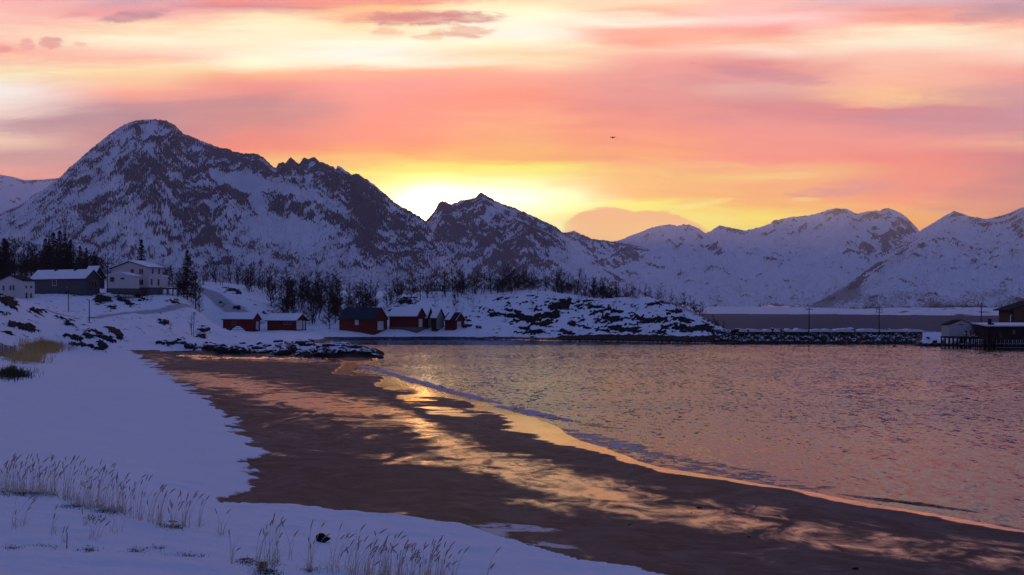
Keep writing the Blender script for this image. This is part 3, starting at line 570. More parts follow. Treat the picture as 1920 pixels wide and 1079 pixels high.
# (bearing px, view py) of the snow/sand border; the test below is done along rows of constant view height
def snow_right(py):
    # right-most px of snow as a function of py (monotone table)
    T = np.array([(600,4000),(655,4000),(657,240),(662,256),(672,268),(686,290),(700,308),(716,338),(733,352),(752,388),(772,408),(800,440),(832,478),(852,500),(866,470),(880,452),(905,486),(930,440),(942,400),(947,410),(952,560),(968,700),(978,800),(990,865),(1003,905),(1020,960),(1046,1060),(1074,1200),(1110,1330),(1150,1500),(1400,2600)], float)
    return np.interp(py, T[:, 0], T[:, 1])
ROAD1 = [(100,262),(170,272),(230,290),(290,308),(365,330)]   # (px, Y)
ROAD2 = [(372,385),(395,378),(420,366),(450,358),(480,352)]
def ground_layers(px, Y, z0):
    X = (px - CX) / F * Y
    py = HY + (H - z0) * F / Y
    spit = ss(Y, 197, 203) * ss(px, 735, 700) * ss(Y, 262, 250)
    land = ((Y > 300) | (px < 620)) & (Y > 205)
    sr = snow_right(py) + 26 * fbm(X / 3.0, Y / 6, 5, 3, .62) * np.interp(Y, [30, 45, 60, 90, 200], [.3, .8, 1.3, 1.6, 1.0])
    ew = np.interp(py, [655, 700, 925, 945, 960, 1100], [25, 60, 60, 40, 9, 9])
    snow_b = ss((px - sr) / ew + .9 * fbm(X / 1.6, Y / 4.5, 4, 57, .6) * ss(ew, 20, 40), 1, -1)                                # beach snow
    snow_v = ss(z0, .45, .75)                                   # land and village
    far = ss(Y, 215, 228) * (z0 > .1)
    frontfoot = ss(Y, 207, 212) * (px > 255) * (px < 720)
    snow = np.where((Y > 222) | ((Y > 206) & (px > 300)), np.maximum(snow_v, 0), snow_b)
    gate = ss(Y, 185, 200)
    rq = .9 * fbm((X + .5 * Y) / 2.6, (Y - .3 * X) / 3.6, 4, 21, .6) + .5 * fbm(X / .8, Y / 1.2, 3, 22, .6)
    hl = ss(px, 880, 960) * ss(Y, 298, 302) * ss(py, 550, 565)
    dens = np.clip(.98 * blob(px, py, ROCKB), 0, 1.25) + hl * .10 + .035 * ss(z0, 1, 3)
    rock = (.5 + (np.minimum(dens, .93) - 1 / (1 + np.exp(-1.7 * (rq / (rq.std() + 1e-6) if rq.size > 9999 else rq / .33)))) * 1.1) * gate
    # dark tidal rock round the headland and spit
    rock = np.maximum(rock, ss(px, 1000, 1090) * ss(Y, 296, 300) * ss(z0, 1.15, .75) * (Y < 360) * ss(z0, -.08, .04))
    rock = np.maximum(rock, ss(px, 520, 600) * ss(z0, .9, .3) * ss(Y, 198, 203) * ss(Y, 245, 235) * (px < 730) * ss(z0, -.08, .04))
    rock = rock - .6 * ss(Y, 395, 420)
    road = np.zeros_like(z0)
    for line, wd in ((ROAD1, 1.5), (ROAD2, 2.2)):
        P = [((a - CX) / F * b, b) for a, b in line]
        for (ax, ay), (bx, by) in zip(P[:-1], P[1:]):
            vx, vy = bx - ax, by - ay; u = np.clip(((X - ax) * vx + (Y - ay) * vy) / (vx * vx + vy * vy), 0, 1)
            road = np.maximum(road, ss(np.hypot(X - ax - u * vx, Y - ay - u * vy), wd + .8, wd - .5))
    turf = blob(px, py, [(75,648,34,9,0,.75),(60,668,26,12,0,.6),(15,700,24,9,-15,.75),(22,680,14,16,0,.45)]) * (Y < 215)
    turf = turf + blob(px, py, [(40,926,60,5,0,.5),(160,948,60,4,0,.42),(205,958,20,4,0,.4),(325,988,20,4,0,.75),(175,972,10,3,0,.5),(20,1029,12,3,0,.6),(72,1022,14,3,0,.4),(163,1031,10,3,0,.6),(245,1036,18,3,-12,.5),(288,1029,9,3,0,.55),(345,1042,20,3,0,.5),(460,1054,22,6,0,.7),(490,1072,20,10,0,.8),(575,1069,12,5,0,.6),(700,1084,90,5,0,.4)]) * (Y < 60)
    return X, py, snow, np.clip(rock, 0, 1.0), road, turf
def ground_full(px, Y):
    z0 = smooth_z(px, Y)
    z0 = z0 + .30 * fbm((px - CX) / F * Y / 1.7, Y / 3.0, 4, 33) * ss(Y, 198, 204) * ss(Y, 252, 240) * ss(px, 300, 340) * ss(px, 725, 700)
    z0 = z0 + .035 * fbm((px - CX) / F * Y / 9, Y / 14, 3, 31) * ss(Y, 300, 60)
    z0 = np.where(Y > 455, np.interp(px, [-500, 900, 1150, 1250], [11., 9., -1.5, -3.]) * ss(Y, 455, 475) + z0 * (1 - ss(Y, 455, 475)), z0)
    X, py, snow, rock, road, turf = ground_layers(px, Y, z0)
    Cq = np.asarray(px, float) * np.ones_like(z0)
    z = z0 + ss(snow, .3, .7) * .10 * ss(Y, 230, 120) + ss(Y, 205, 230) * ss(z0, .1, 1.2) * (1 - .85 * ss(Cq, 395, 410) * ss(Cq, 890, 870) * ss(Y, 318, 325) * ss(Y, 362, 350)) * (.45 * fbm(X / 9, Y / 12, 4, 41) + .10 * fbm(X / 2, Y / 2.5, 3, 42))
    z = z + ss(snow, .3, .8) * ss(Y, 215, 190) * ss(Y, 36, 60) * .16 * fbm(X / 6 + Y / 30, Y / 9, 3, 46)
    z = z + ss(Y, 60, 45) * ss(snow, .4, .8) * (.15 * fbm(X / 2.2, Y / 1.6, 4, 43) + .03 * fbm(X / .6, Y / .4, 3, 44))
    z = z + ss(rock, .4, .7) * ss(Y, 190, 210) * (.35 + .5 * np.abs(fbm(X / 1.6, Y / 2, 3, 45)))
    return z, z0, X, py, snow, rock, road, turf
cols = np.concatenate([np.arange(-420, -40, 8), np.arange(-40, 1980, 2.6), np.arange(1980, 2350, 8)])
Ys = np.concatenate([np.exp(np.linspace(math.log(13), math.log(200), 560))[:-1], np.linspace(200, 460, 400), np.exp(np.linspace(math.log(465), math.log(6400), 40))])
Cg, Yg = np.meshgrid(cols, Ys)
z, z0, Xg, PYg, snow, rock, road, turf = ground_full(Cg, Yg)
wet = .42 - .9 * ss(z0, .50, .30) * 0
WETB = [(860,800,190,18,8,.40),(700,720,160,16,0,.18),(780,868,80,14,5,.35),(950,880,220,26,9,.22),(1010,930,90,14,5,.30),(1250,930,260,26,10,.14),(1500,990,300,22,8,.08),(420,700,120,30,15,.10),(500,760,80,20,10,.05),
        (600,775,120,14,5,.12),(640,800,70,10,0,-.2),(650,900,170,26,5,-.40),(500,900,60,30,0,-.3),(760,745,110,8,14,-.35),(1000,860,80,8,10,-.25),(1350,905,200,10,14,-.42),(1100,1000,260,24,8,-.32),(1650,955,160,10,12,-.35),(1900,1000,120,14,5,-.2),(900,960,120,16,3,-.35),(330,670,60,5,0,-.3),(480,668,120,5,3,-.15)]
def pband(line, w_): a_ = np.array(line, float); return np.exp(-((PYg - np.interp(Cg, a_[:, 0], a_[:, 1])) / w_) ** 2)
wob = 8 * fbm(Xg / 3.5, Yg / 9, 3, 58); PY0 = PYg; PYg = PYg + wob * np.interp(Yg, [30, 60, 150], [2.0, 1.2, .4])
wet = np.interp(Cg, [800, 1300, 1900], [.30, .28, .26]) + np.interp(Cg, [900, 1300, 1900], [.42, .33, .27]) * pband([(300, 690), (560, 750), (756, 776), (875, 855), (1012, 893), (1150, 934), (1322, 968), (1494, 996), (1700, 1023), (1872, 1044), (2300, 1090)], np.interp(Cg, [300, 756, 875, 1300, 1900], [16, 26, 34, 34, 30]))
wet = wet - .42 * pband([(500, 690), (700, 735), (850, 790), (960, 822), (1116, 866), (1288, 905), (1494, 941), (1769, 985), (2200, 1040)], np.interp(Cg, [500, 900, 1300, 1900], [9, 11, 16, 15]))
wet = wet + blob(Cg, PYg, [(780,866,80,9,5,.38),(737,850,40,6,0,.15),(1000,945,60,8,3,.3),(700,885,90,12,4,-.35),(830,915,150,16,4,-.32),(600,905,120,22,0,-.3),(1100,985,160,12,6,-.25),(1240,1040,140,20,8,-.35),(1560,1040,100,10,10,-.2),(500,900,50,20,0,-.2),(420,690,90,12,8,.12),(600,790,90,10,5,.10),(520,830,60,10,0,-.15)])
PYg = PY0
fth = np.interp(Cg, [1000, 1150, 1900], [.078, .032, .022]) + .022 * fbm(Xg / 4.5, Yg / 2.6, 4, 55, .6)
wet = np.maximum(wet, 1.3 * ss(z0 - fth, .012, -.012))     # swash zone stays a mirror
ice = blob(Cg, PYg, [(970,990,110,12,3,.8),(900,1002,70,10,8,.75),(1040,1024,70,9,5,.75),(440,930,60,8,0,.45),(520,880,30,8,10,.35),(480,900,30,20,0,.2),(330,735,30,10,20,.3),(640,912,20,3,0,.3)]) * (snow < .5)
grid_mesh('ground', Xg, Yg, z, GM, {'snow': snow, 'rock': rock, 'wet': wet, 'road': road, 'turf': turf, 'ice': ice})
def gz(px, Y):
    return float(ground_full(np.array([[px]], float), np.array([[Y]], float))[0][0, 0])
def gzX(x, Y): return gz(CX + x / Y * F, Y)
def ground_hit(px, py, Ya=26, Yb=460):
    """first depth at which the ground is seen at this bearing and view height"""
    Yq = np.exp(np.linspace(math.log(Ya), math.log(Yb), 900)); zq = ground_full(np.full((1, 900), float(px)), Yq[None])[0][0]
    pq = HY + (H - zq) * F / Yq; k = np.argmax(pq <= py)
    return float(Yq[k]), float(zq[k])

# ------------------------------------------------------------------ sea
cols = np.concatenate([np.arange(-300, 560, 20), np.arange(560, 2000, 5.0), np.arange(2000, 2500, 20)])
Ys = np.exp(np.linspace(math.log(36), math.log(6000), 420))
Cg, Yg = np.meshgrid(cols, Ys); Xg = (Cg - CX) / F * Yg
dz0 = smooth_z(Cg, np.minimum(Yg, 450)); PYw_ = HY + H * F / Yg
foam = ss(-dz0, .30, .0) * ss(Yg, 130, 70) * .56 * ss(Cg, 950, 1100) * ss(Cg, 1750, 1500)
foam = np.maximum(foam, .45 * ss(-dz0, .05, .0) * ss(Yg, 190, 120))
foam = foam + blob(Cg, PYw_, [(850,722,120,7,12,.16),(980,762,110,7,12,.2),(1150,830,110,7,13,.22),(1330,872,120,7,11,.18)])
chop = ss(-dz0, -.02, .2) * .4 + .60
chop = chop * (1 + .5 * ss(Yg, 70, 180)) * .66
chop = chop * (1 - .5 * ss(Yg, 330, 480)) * (1 - .65 * ss(PYw_, 652, 642) * ss(PYw_, 630, 636))
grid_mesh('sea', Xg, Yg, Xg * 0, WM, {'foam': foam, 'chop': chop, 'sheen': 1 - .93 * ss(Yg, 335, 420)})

print('terrain done')
HAZE = 4.2e-5
# ------------------------------------------------------------------ object materials
M_RED = simple('red_boards', (.13, .017, .014), .8, .25, 3, stretch=(6, 6, .6))
M_REDL = simple('weathered_red_boards', (.16, .026, .020), .8, .3, 3, stretch=(6, 6, .6))
M_WHITE = simple('white_paint', (.62, .61, .60), .65, .08, 1.5)
M_CREAM = simple('cream_boards', (.56, .53, .52), .75, .1, 2, stretch=(1, 1, 5))
M_GREYW = simple('grey_stained_boards', (.085, .085, .10), .8, .2, 2, stretch=(4, 4, .6))
M_WEATH = simple('weathered_grey_boards', (.30, .29, .29), .85, .2, 2, stretch=(6, 6, .5))
M_TRIM = simple('dark_trim', (.022, .026, .038), .95, .15, spec=.02)
M_GLASS = simple('window_glass', (.015, .018, .025), .08, .1, spec=.5)
M_FRAME = simple('brown_window_frame', (.20, .14, .09), .7, .1)
M_SNOW = simple('roof_snow', SNOW, .8, .05, .8)
M_DROOF = simple('dark_sheet_roof', (.022, .03, .05), .5, .2, 2)
M_CONC = simple('concrete', (.13, .13, .13), .9, .25, 1.5)
M_DARKW = simple('tarred_timber', (.028, .024, .024), .85, .3, 3, stretch=(4, 4, .6))
M_BROWN = simple('brown_timber', (.10, .055, .032), .8, .3, 3, stretch=(.6, .6, 5))
M_POLE = simple('pole_wood', (.045, .038, .035), .9, .2, 4)
M_METAL = simple('grey_metal', (.12, .12, .13), .45, .1, metal=.6)
M_BARK = simple('birch_bark', (.040, .034, .036), .9, .4, 1.2, stretch=(1, 1, .4))
M_TWIG = simple('birch_twigs', (.024, .017, .018), .9, .3, 1.0)
M_NEEDLE = simple('spruce_needles', (.010, .014, .010), .9, .4, 1.0)
M_STRAW = simple('straw', (.58, .49, .37), .85, .3, 6)
M_SEED = simple('seed_head', (.36, .27, .20), .9, .3, 20)
M_TURF = simple('dry_turf', (.50, .34, .13), .9, .4, 2)
M_GRN = simple('mossy_turf', (.045, .05, .022), .9, .4, 4)
M_BUOY = simple('red_buoy', (.65, .02, .015), .35, .05, spec=.5)
M_BLACK = simple('black_matt', (.008, .008, .010), .6, .2, 8)

def rockmat(name, snowline=.72):
    m_, t_, b = mat(name)
    ge = t_.node('ShaderNodeNewGeometry'); nz_ = t_.sep(ge.outputs['Normal'])[2]
    p = ge.outputs['Position']; n_ = t_.noise(p, 1.6, 4, .6); n5 = t_.noise(p, 5.0, 4, .6)
    pz = t_.sep(p)[2]
    f_ = t_.m('MULTIPLY', t_.sstep(t_.m('ADD', nz_, t_.m('MULTIPLY', t_.m('SUBTRACT', n_, .5), .7)), snowline - .1, snowline + .1), t_.sstep(t_.m('ADD', pz, t_.m('MULTIPLY', n_, .5)), .55, .85))
    r_ = t_.mix(n5, (.016, .015, .017), (.05, .047, .045))
    t_.l.new(t_.mix(f_, r_, SNOW), b.inputs['Base Color']); b.inputs['Roughness'].default_value = .8
    bump(t_, b, n5, .6, .15); return m_
M_ROCK = rockmat('snow_capped_rock', .80); M_ROCK2 = rockmat('breakwater_stone', .86)
M_BARE = simple('dark_rock', (.012, .012, .013), .7, .5, 6)

# ------------------------------------------------------------------ buildings
def local(ang_long, Lx):      # frame: +x along the long wall, +y towards the gable's far side
    pass
def gable_house(name, label, cat, pl, pc, pr, base_y, eave_y, ridge_y, Y, gside='right', th=25, wallm=M_RED, roofm=None,
                gwallm=None, group=None, over=.35, sink=2.0, found=None, snow=True, chim=0, ground=True, depth_gable=None, snowm=None):
    """Near corner stands at bearing pc, depth Y; gable end on gside; other long wall end at the far side.
    local axes: L = along long wall away from the corner, G = along gable wall away from the corner."""
    a = R(th); s = 1 if gside == 'right' else -1
    gpx = (pr - pc) if gside == 'right' else (pc - pl); lpx = (pc - pl) if gside == 'right' else (pr - pc)
    xc = wx(pc, Y)
    # solve the wall lengths so that their far ends land on the wanted bearings
    def length(dirx, diry, ptar):
        k = (ptar - CX) / F; return (k * Y - xc) / (dirx - k * diry)
    gd = Vector((s * math.sin(a), math.cos(a), 0)); ld = Vector((-s * math.cos(a), math.sin(a), 0))
    GW = length(gd.x, gd.y, pr if gside == 'right' else pl); LL = length(ld.x, ld.y, pl if gside == 'right' else pr)
    zb = wz(base_y, Y); ze = wz(eave_y, Y)
    mid = Y + gd.y * GW / 2; zr = wz(ridge_y, mid)
    root = empty(name, (xc, Y, zb)); tag(root, label, cat, group)
    O = Vector((0, 0, 0))
    def P(l, g_, z): v = ld * l + gd * g_; return Vector((v.x, v.y, z))
    hE, hR = ze - zb, zr - zb
    root['_'] = 0; del root['_']
    # walls as a shell with gables: one closed prism
    b = MB(); b.prism([P(0, 0, -sink), P(0, GW, -sink), P(0, GW, hE), P(0, GW / 2, hR), P(0, 0, hE)], ld * LL)
    wl = b.build('wall', wallm, root)
    if gwallm:
        b = MB(); b.prism([P(-.03, .02, 0), P(-.03, GW - .02, 0), P(-.03, GW - .02, hE), P(-.03, GW / 2, hR - .03), P(-.03, .02, hE)], ld * .028); b.build('gable_wall', gwallm, root)
    if found:
        b = MB()
        b.prism([P(-.06, -.06, -sink), P(-.06, GW + .06, -sink), P(-.06, GW + .06, found), P(-.06, -.06, found)], ld * (LL + .12)); b.build('foundation', M_CONC, root)
    # roof slabs
    sl = (hR - hE) / (GW / 2); th_ = .14
    b = MB()
    for sgn in (0, 1):
        e = -over if sgn == 0 else GW + over; ez = hE - sl * over
        pts = [P(-over, e, ez), P(-over, GW / 2, hR), P(-over, GW / 2, hR + th_), P(-over, e, ez + th_)]
        b.prism(pts, ld * (LL + 2 * over))
    rf = b.build('roof', roofm or M_TRIM, root)
    if snow:
        b = MB()
        for sgn in (0, 1):
            e = -over + .06 if sgn == 0 else GW + over - .06; ez = hE - sl * (over - .06)
            pts = [P(-over + .08, e, ez + th_ + .004), P(-over + .08, GW / 2, hR + th_ + .004), P(-over + .08, GW / 2, hR + th_ + .20), P(-over + .08, e, ez + th_ + .16)]
            b.prism(pts, ld * (LL + 2 * over - .16))
        b.build('roof_snow', snowm or M_SNOW, rf)
    return root, P, GW, LL, hE, hR, ld, gd, rf
def panel(root, P, side, a0, a1, z0, z1, m, name, d=.06, frame=None, mull=0, label=None):
    """side 'G' = on the gable wall, 'L' = on the long wall; a0..a1 along it"""
    b = MB()
    def q(a, z, o): return P(-o, a, z) if side == 'G' else P(a, -o, z)
    def boxq(a0, a1, z0, z1, o0, o1):
        pts = [q(a0, z0, o0), q(a1, z0, o0), q(a1, z1, o0), q(a0, z1, o0)]
        v = (q(a0, z0, o1) - q(a0, z0, o0)); b.prism(pts, v)
    boxq(a0, a1, z0, z1, .01, d)
    o = b.build(name, m, root)
    if frame:
        b = MB(); w_ = .10
        for bb in ((a0 - w_, a0, z0 - w_, z1 + w_), (a1, a1 + w_, z0 - w_, z1 + w_), (a0, a1, z1, z1 + w_), (a0, a1, z0 - w_, z0)): boxq(*bb, .012, d + .03)
        for k in range(mull):
            c_ = a0 + (a1 - a0) * (k + 1) / (mull + 1); boxq(c_ - .03, c_ + .03, z0, z1, d, d + .03)
        b.build('window_frame', frame, o)
    if label: o['label'] = label
    return o

BG = 'boathouses along the beach'
r1 = gable_house('boathouse', 'small red boathouse with a snow mound before it, leftmost on the beach', 'boathouse', 418, 474.5, 487.5, 618.5, 598, 588.5, 340, 'right', 26, M_RED, group=BG)
root, P, GW, LL, hE, hR, ld, gd, rf = r1
panel(root, P, 'L', 5.0, 6.1, 1.2, 1.95, M_GLASS, 'window', frame=M_FRAME, mull=1)
panel(root, P, 'G', GW * .42, GW * .78, 0, 1.95, M_WHITE, 'door')
r2 = gable_house('boathouse', 'red boathouse with double brown window and open porch gable over white doors', 'boathouse', 501, 555, 574, 618.5, 600.5, 590.5, 338, 'right', 24, M_RED, group=BG, over=.5)
root, P, GW, LL, hE, hR, ld, gd, rf = r2
panel(root, P, 'L', 1.2, 2.2, 1.25, 1.95, M_GLASS, 'window', frame=M_FRAME); panel(root, P, 'L', 2.4, 3.4, 1.25, 1.95, M_GLASS, 'window', frame=M_FRAME)
panel(root, P, 'G', .15, GW * .60, 0, 2.15, M_WHITE, 'door'); panel(root, P, 'G', GW * .70, GW * .88, 0, 2.1, M_WHITE, 'door')
r3 = gable_house('boathouse', 'largest boathouse, red with a bare dark roof and two white doors', 'boathouse', 636, 701, 726, 619.5, 598.5, 578, 338, 'right', 27, M_REDL, roofm=M_DROOF, group=BG, snow=False, over=.3)
root, P, GW, LL, hE, hR, ld, gd, rf = r3
panel(root, P, 'G', GW * .27, GW * .70, 0, 2.1, M_WHITE, 'door'); panel(root, P, 'L', 4.3, 5.3, 1.2, 2.7, M_WHITE, 'door')
r4 = gable_house('boathouse', 'long red boathouse with thick snow roof and narrow white gable door', 'boathouse', 730, 781, 797, 616.5, 593, 578.5, 340, 'right', 24, M_RED, group=BG, found=.35)
root, P, GW, LL, hE, hR, ld, gd, rf = r4
panel(root, P, 'G', GW * .24, GW * .66, .36, 2.3, M_WHITE, 'door')
r5 = gable_house('boathouse', 'narrow red boathouse squeezed between the long red one and the grey one', 'boathouse', 792, 800.5, 811, 617, 595, 578.5, 344, 'right', 26, M_RED, group=BG, found=.35)
root, P, GW, LL, hE, hR, ld, gd, rf = r5
panel(root, P, 'G', GW * .22, GW * .70, .36, 2.4, M_WEATH, 'door')
r6 = gable_house('boathouse', 'narrow boathouse with weathered grey board gable and snow roof', 'boathouse', 809, 818.5, 832.5, 617.5, 595.5, 580, 342, 'right', 26, M_DARKW, group=BG, gwallm=M_WEATH)
r7 = gable_house('boathouse', 'small red boathouse with white bargeboards, rightmost of the beach row', 'boathouse', 834, 853, 871, 617.5, 600, 587, 341, 'right', 27, M_RED, roofm=M_TRIM, group=BG, snow=False)
root, P, GW, LL, hE, hR, ld, gd, rf = r7
panel(root, P, 'G', GW * .22, GW * .62, 0, 1.8, M_WHITE, 'door')
b = MB(); e = .3; sl = (hR - hE) / (GW / 2)
for g0, z0_, g1, z1_ in ((-e, hE - sl * e, GW / 2, hR), (GW + e, hE - sl * e, GW / 2, hR)):
    b.prism([P(-.38, g0, z0_ - .05), P(-.38, g1, z1_ - .05), P(-.38, g1, z1_ + .17), P(-.38, g0, z0_ + .17)], ld * .03)
b.build('bargeboard', M_WHITE, root)
b = MB(); b.prism([P(LL * .45, GW / 2 - .05, hR + .16), P(LL * .45, -.3, hE + .02 - sl * .3 + .15), P(LL * .45, -.3, hE - sl * .3 + .34), P(LL * .45, GW / 2 - .05, hR + .34)], ld * LL * .5); b.build('roof_snow', M_SNOW, rf)

# village
v1 = gable_house('house', 'large two storey cream house with snow roof above a grey basement', 'house', 209, 279, 304.5, 539, 502, 491, 340, 'left', 52, M_CREAM, sink=1.4, over=.45)
root, P, GW, LL, hE, hR, ld, gd, rf = v1
for (a0, a1, z0_, z1_) in ((.14, .25, 3.2, 4.4), (.39, .48, 3.2, 4.5), (.14, .26, .6, 1.9)):
    panel(root, P, 'G', GW * a0, GW * a1, z0_, z1_, M_GLASS, 'window', frame=M_WHITE, mull=1)
for (a0, a1, z0_, z1_) in ((.2, .34, 3.2, 4.4), (.66, .82, 3.2, 4.4), (.12, .26, .5, 2.0), (.62, .78, .4, 2.0)):
    panel(root, P, 'L', LL * a0, LL * a1, z0_, z1_, M_GLASS, 'window', frame=M_WHITE)
b = MB(); b.prism([P(-.08, -.08, -3.2), P(-.08, GW + .08, -3.2), P(-.08, GW + .08, -.02), P(-.08, -.08, -.02)], ld * (LL + .16)); b.build('basement', M_GREYW, root)
b = MB(); b.prism([P(LL, 1.0, 0), P(LL, 4.0, 0), P(LL, 4.0, 3.0), P(LL, 1.0, 2.6)], ld * 2.4); an = b.build('annex', M_WHITE, root)
b = MB(); b.prism([P(LL + .02, .8, 2.62), P(LL + .02, 4.2, 3.04), P(LL + .02, 4.2, 3.3), P(LL + .02, .8, 2.86)], ld * 2.6); b.build('roof_snow', M_SNOW, an)
b = MB(); b.prism([P(LL + .1, -.6, -.35), P(LL + .1, 4.2, -.35), P(LL + .1, 4.2, -.1), P(LL + .1, -.6, -.1)], ld * 4.6)
for l_ in (1.2, 2.8, 4.4):
    for g_ in (-.4, 3.8): b.tube([P(LL + l_, g_, -3), P(LL + l_, g_, -.3)], .12, 6)
b.build('terrace', M_TRIM, root)
# front annex with its own gable
b = MB(); Yp = 333
def Q(px, py, Y=Yp): v = Vector((wx(px, Y), Y, wz(py, Y))) - root.location; return v
for mm, pts, ex, nm in ((M_CREAM, [Q(200, 541), Q(245, 541), Q(245, 516.5), Q(225, 511), Q(200, 516)], Vector((.6, 5.5, 0)), 'porch'),
                        (M_GREYW, [Q(199.5, 549), Q(245.5, 549), Q(245.5, 541.1), Q(199.5, 541.1)], Vector((.6, 5.4, 0)), 'porch_basement')):
    b = MB(); b.prism(pts, ex); po = b.build(nm, mm, root)
    if nm == 'porch':
        b = MB(); b.prism([Q(198, 517), Q(225, 511.2), Q(225, 509.6), Q(198, 515.4)], Vector((.6, 5.6, 0))); b.prism([Q(225.02, 511.2), Q(248, 517.4), Q(248, 515.8), Q(225.02, 509.6)], Vector((.6, 5.6, 0))); b.build('roof_snow', M_SNOW, po)
        for x0, x1, y0, y1 in ((206.5, 214, 529, 520), (226, 233, 524.5, 521), (248.3, 250.5, 524, 519)):
            if x0 > 245: continue
            b = MB(); b.prism([Q(x0, y0, Yp - .08), Q(x1, y0, Yp - .08), Q(x1, y1, Yp - .08), Q(x0, y1, Yp - .08)], Vector((0, .06, 0))); b.build('window', M_GLASS, po)

v2 = gable_house('house', 'long low dark grey house with a snow roof and two chimneys', 'house', 59, 160.5, 187, 552, 521.5, 507.5, 336, 'right', 30, M_GREYW, sink=2, over=.45)
root, P, GW, LL, hE, hR, ld, gd, rf = v2
panel(root, P, 'L', LL * .53, LL * .60, 2.2, 3.5, M_GLASS, 'window', frame=M_WHITE)
panel(root, P, 'L', LL * .74, LL * .78, 2.3, 3.4, M_GLASS, 'window')
for k in range(3): panel(root, P, 'G', GW * (.2 + .22 * k), GW * (.31 + .22 * k), 1.8, 3.1, M_GLASS, 'window', frame=M_FRAME)
for l_ in (.30, .66):
    b = MB(); c_ = P(LL * l_, GW / 2, hR); b.box(c_.x - .45, c_.x + .45, c_.y - .4, c_.y + .4, c_.z - .3, c_.z + .75); b.build('chimney', M_TRIM, rf)
v3 = gable_house('house', 'small dark house with steep snow roof between the grey and cream houses', 'house', 157, 176, 196, 545, 519, 501, 362, 'right', 35, M_DARKW, sink=1.5)
v4 = gable_house('house', 'small white house with arched gable windows at the left edge', 'house', -4, 43, 65, 559, 527, 517.5, 322, 'left', 50, M_CREAM, sink=2, roofm=M_TRIM, snow=False, over=.3)
root, P, GW, LL, hE, hR, ld, gd, rf = v4
for a0, a1, z0_, z1_ in ((.32, .40, 1.8, 2.9), (.44, .52, 1.8, 2.9), (.72, .80, 1.7, 2.9)): panel(root, P, 'G', GW * a0, GW * a1, z0_, z1_, M_GLASS, 'window', frame=M_WHITE)
for a0, a1, z0_, z1_ in ((.18, .34, 2.2, 2.8), (.6, .78, 2.2, 2.8), (.2, .38, -.2, 1.2), (.6, .76, 0, 1.1)): panel(root, P, 'L', LL * a0, LL * a1, z0_, z1_, M_GLASS, 'window', frame=M_WHITE)
v5 = gable_house('shed', 'low dark shed half hidden behind the small white house', 'shed', 46, 62, 78, 552, 530, 523, 352, 'left', 40, M_DARKW, sink=1.5, snow=False)
b = MB(); Yd = 338
bx = empty('shed', (wx(325, Yd), Yd, wz(571, Yd))); tag(bx, 'small dark roadside shelter below the tall utility pole', 'shed')
c = MB(); c.prism([(-1.15, 0, -.8), (1.15, 0, -.8), (1.15, 0, .75), (-1.15, 0, .60)], (0, 1.4, 0)); c.build('wall', M_DARKW, bx)
c = MB(); c.prism([(-1.25, -.1, .64), (1.25, -.1, .80), (1.25, -.1, .95), (-1.25, -.1, .79)], (0, 1.6, 0)); c.build('roof', M_TRIM, bx)
# snow mound and low rail before the leftmost boathouse
n = 24; th_ = np.linspace(0, 2 * np.pi, 25); rr = np.linspace(0, 1, 10)
RR, TH = np.meshgrid(rr, th_, indexing='ij')
cx_, cy_ = wx(446, 334), 334; zc_ = gz(446, 334)
o = grid_mesh('snow_mound', cx_ + RR * np.cos(TH) * 2.0, cy_ + RR * np.sin(TH) * 1.6, zc_ - .3 + 1.5 * (1 - RR ** 2) * (1 + .1 * fbm(RR * 3 + np.cos(TH), np.sin(TH) * 2, 2, 3)), M_SNOW, kind=None)
tag(o, 'rounded snow mound lying against the leftmost red boathouse', 'snow mound')
rail = empty('boat_slip_rail', (wx(430, 322), 322, gz(430, 322))); tag(rail, 'low timber rail on short legs on the shore before the leftmost boathouse', 'rail')
b = MB(); b.tube([(wx(395, 322) - rail.location.x, 0, .55), (wx(470, 322) - rail.location.x, 0, .62)], .07, 6); b.build('beam', M_POLE, rail)
b = MB(); b.tube([(wx(402, 322) - rail.location.x, .4, .15), (wx(462, 322) - rail.location.x, .4, .2)], .06, 6); b.build('beam', M_POLE, rail)
for px_ in (412, 431):
    b = MB(); b.box(wx(px_, 322) - rail.location.x - .12, wx(px_, 322) - rail.location.x + .12, -.1, .5, -.4, .58); b.build('leg', M_POLE, rail)

# quay at the right edge
v6 = gable_house('boathouse', 'white boathouse standing on timber piles beside the dark quay building', 'boathouse', 1765, 1779, 1825.5, 631, 610, 601, 270, 'right', 78, M_CREAM, roofm=M_TRIM, sink=0, snow=False, over=.08)
root, P, GW, LL, hE, hR, ld, gd, rf = v6
# the gable wall is the wide one here
panel(root, P, 'G', GW * .40, GW * .56, hE + .05, hE + .2, M_TRIM, 'vent')
b = MB()
b.prism([P(-.1, -.1, -.35), P(-.1, GW + .1, -.35), P(-.1, GW + .1, -.02), P(-.1, -.1, -.02)], ld * (LL + .2)); b.build('deck', M_DARKW, root)
k_ = 0
for g_ in np.linspace(0, GW, 7):
    for l_ in (0, LL * .5, LL):
        if k_ >= 21: break
        p0 = P(l_, g_, 0); b = MB(); b.tube([(p0.x, p0.y, -4.0), (p0.x, p0.y, -.35)], .12, 6); b.build('pile', M_DARKW, root); k_ += 1
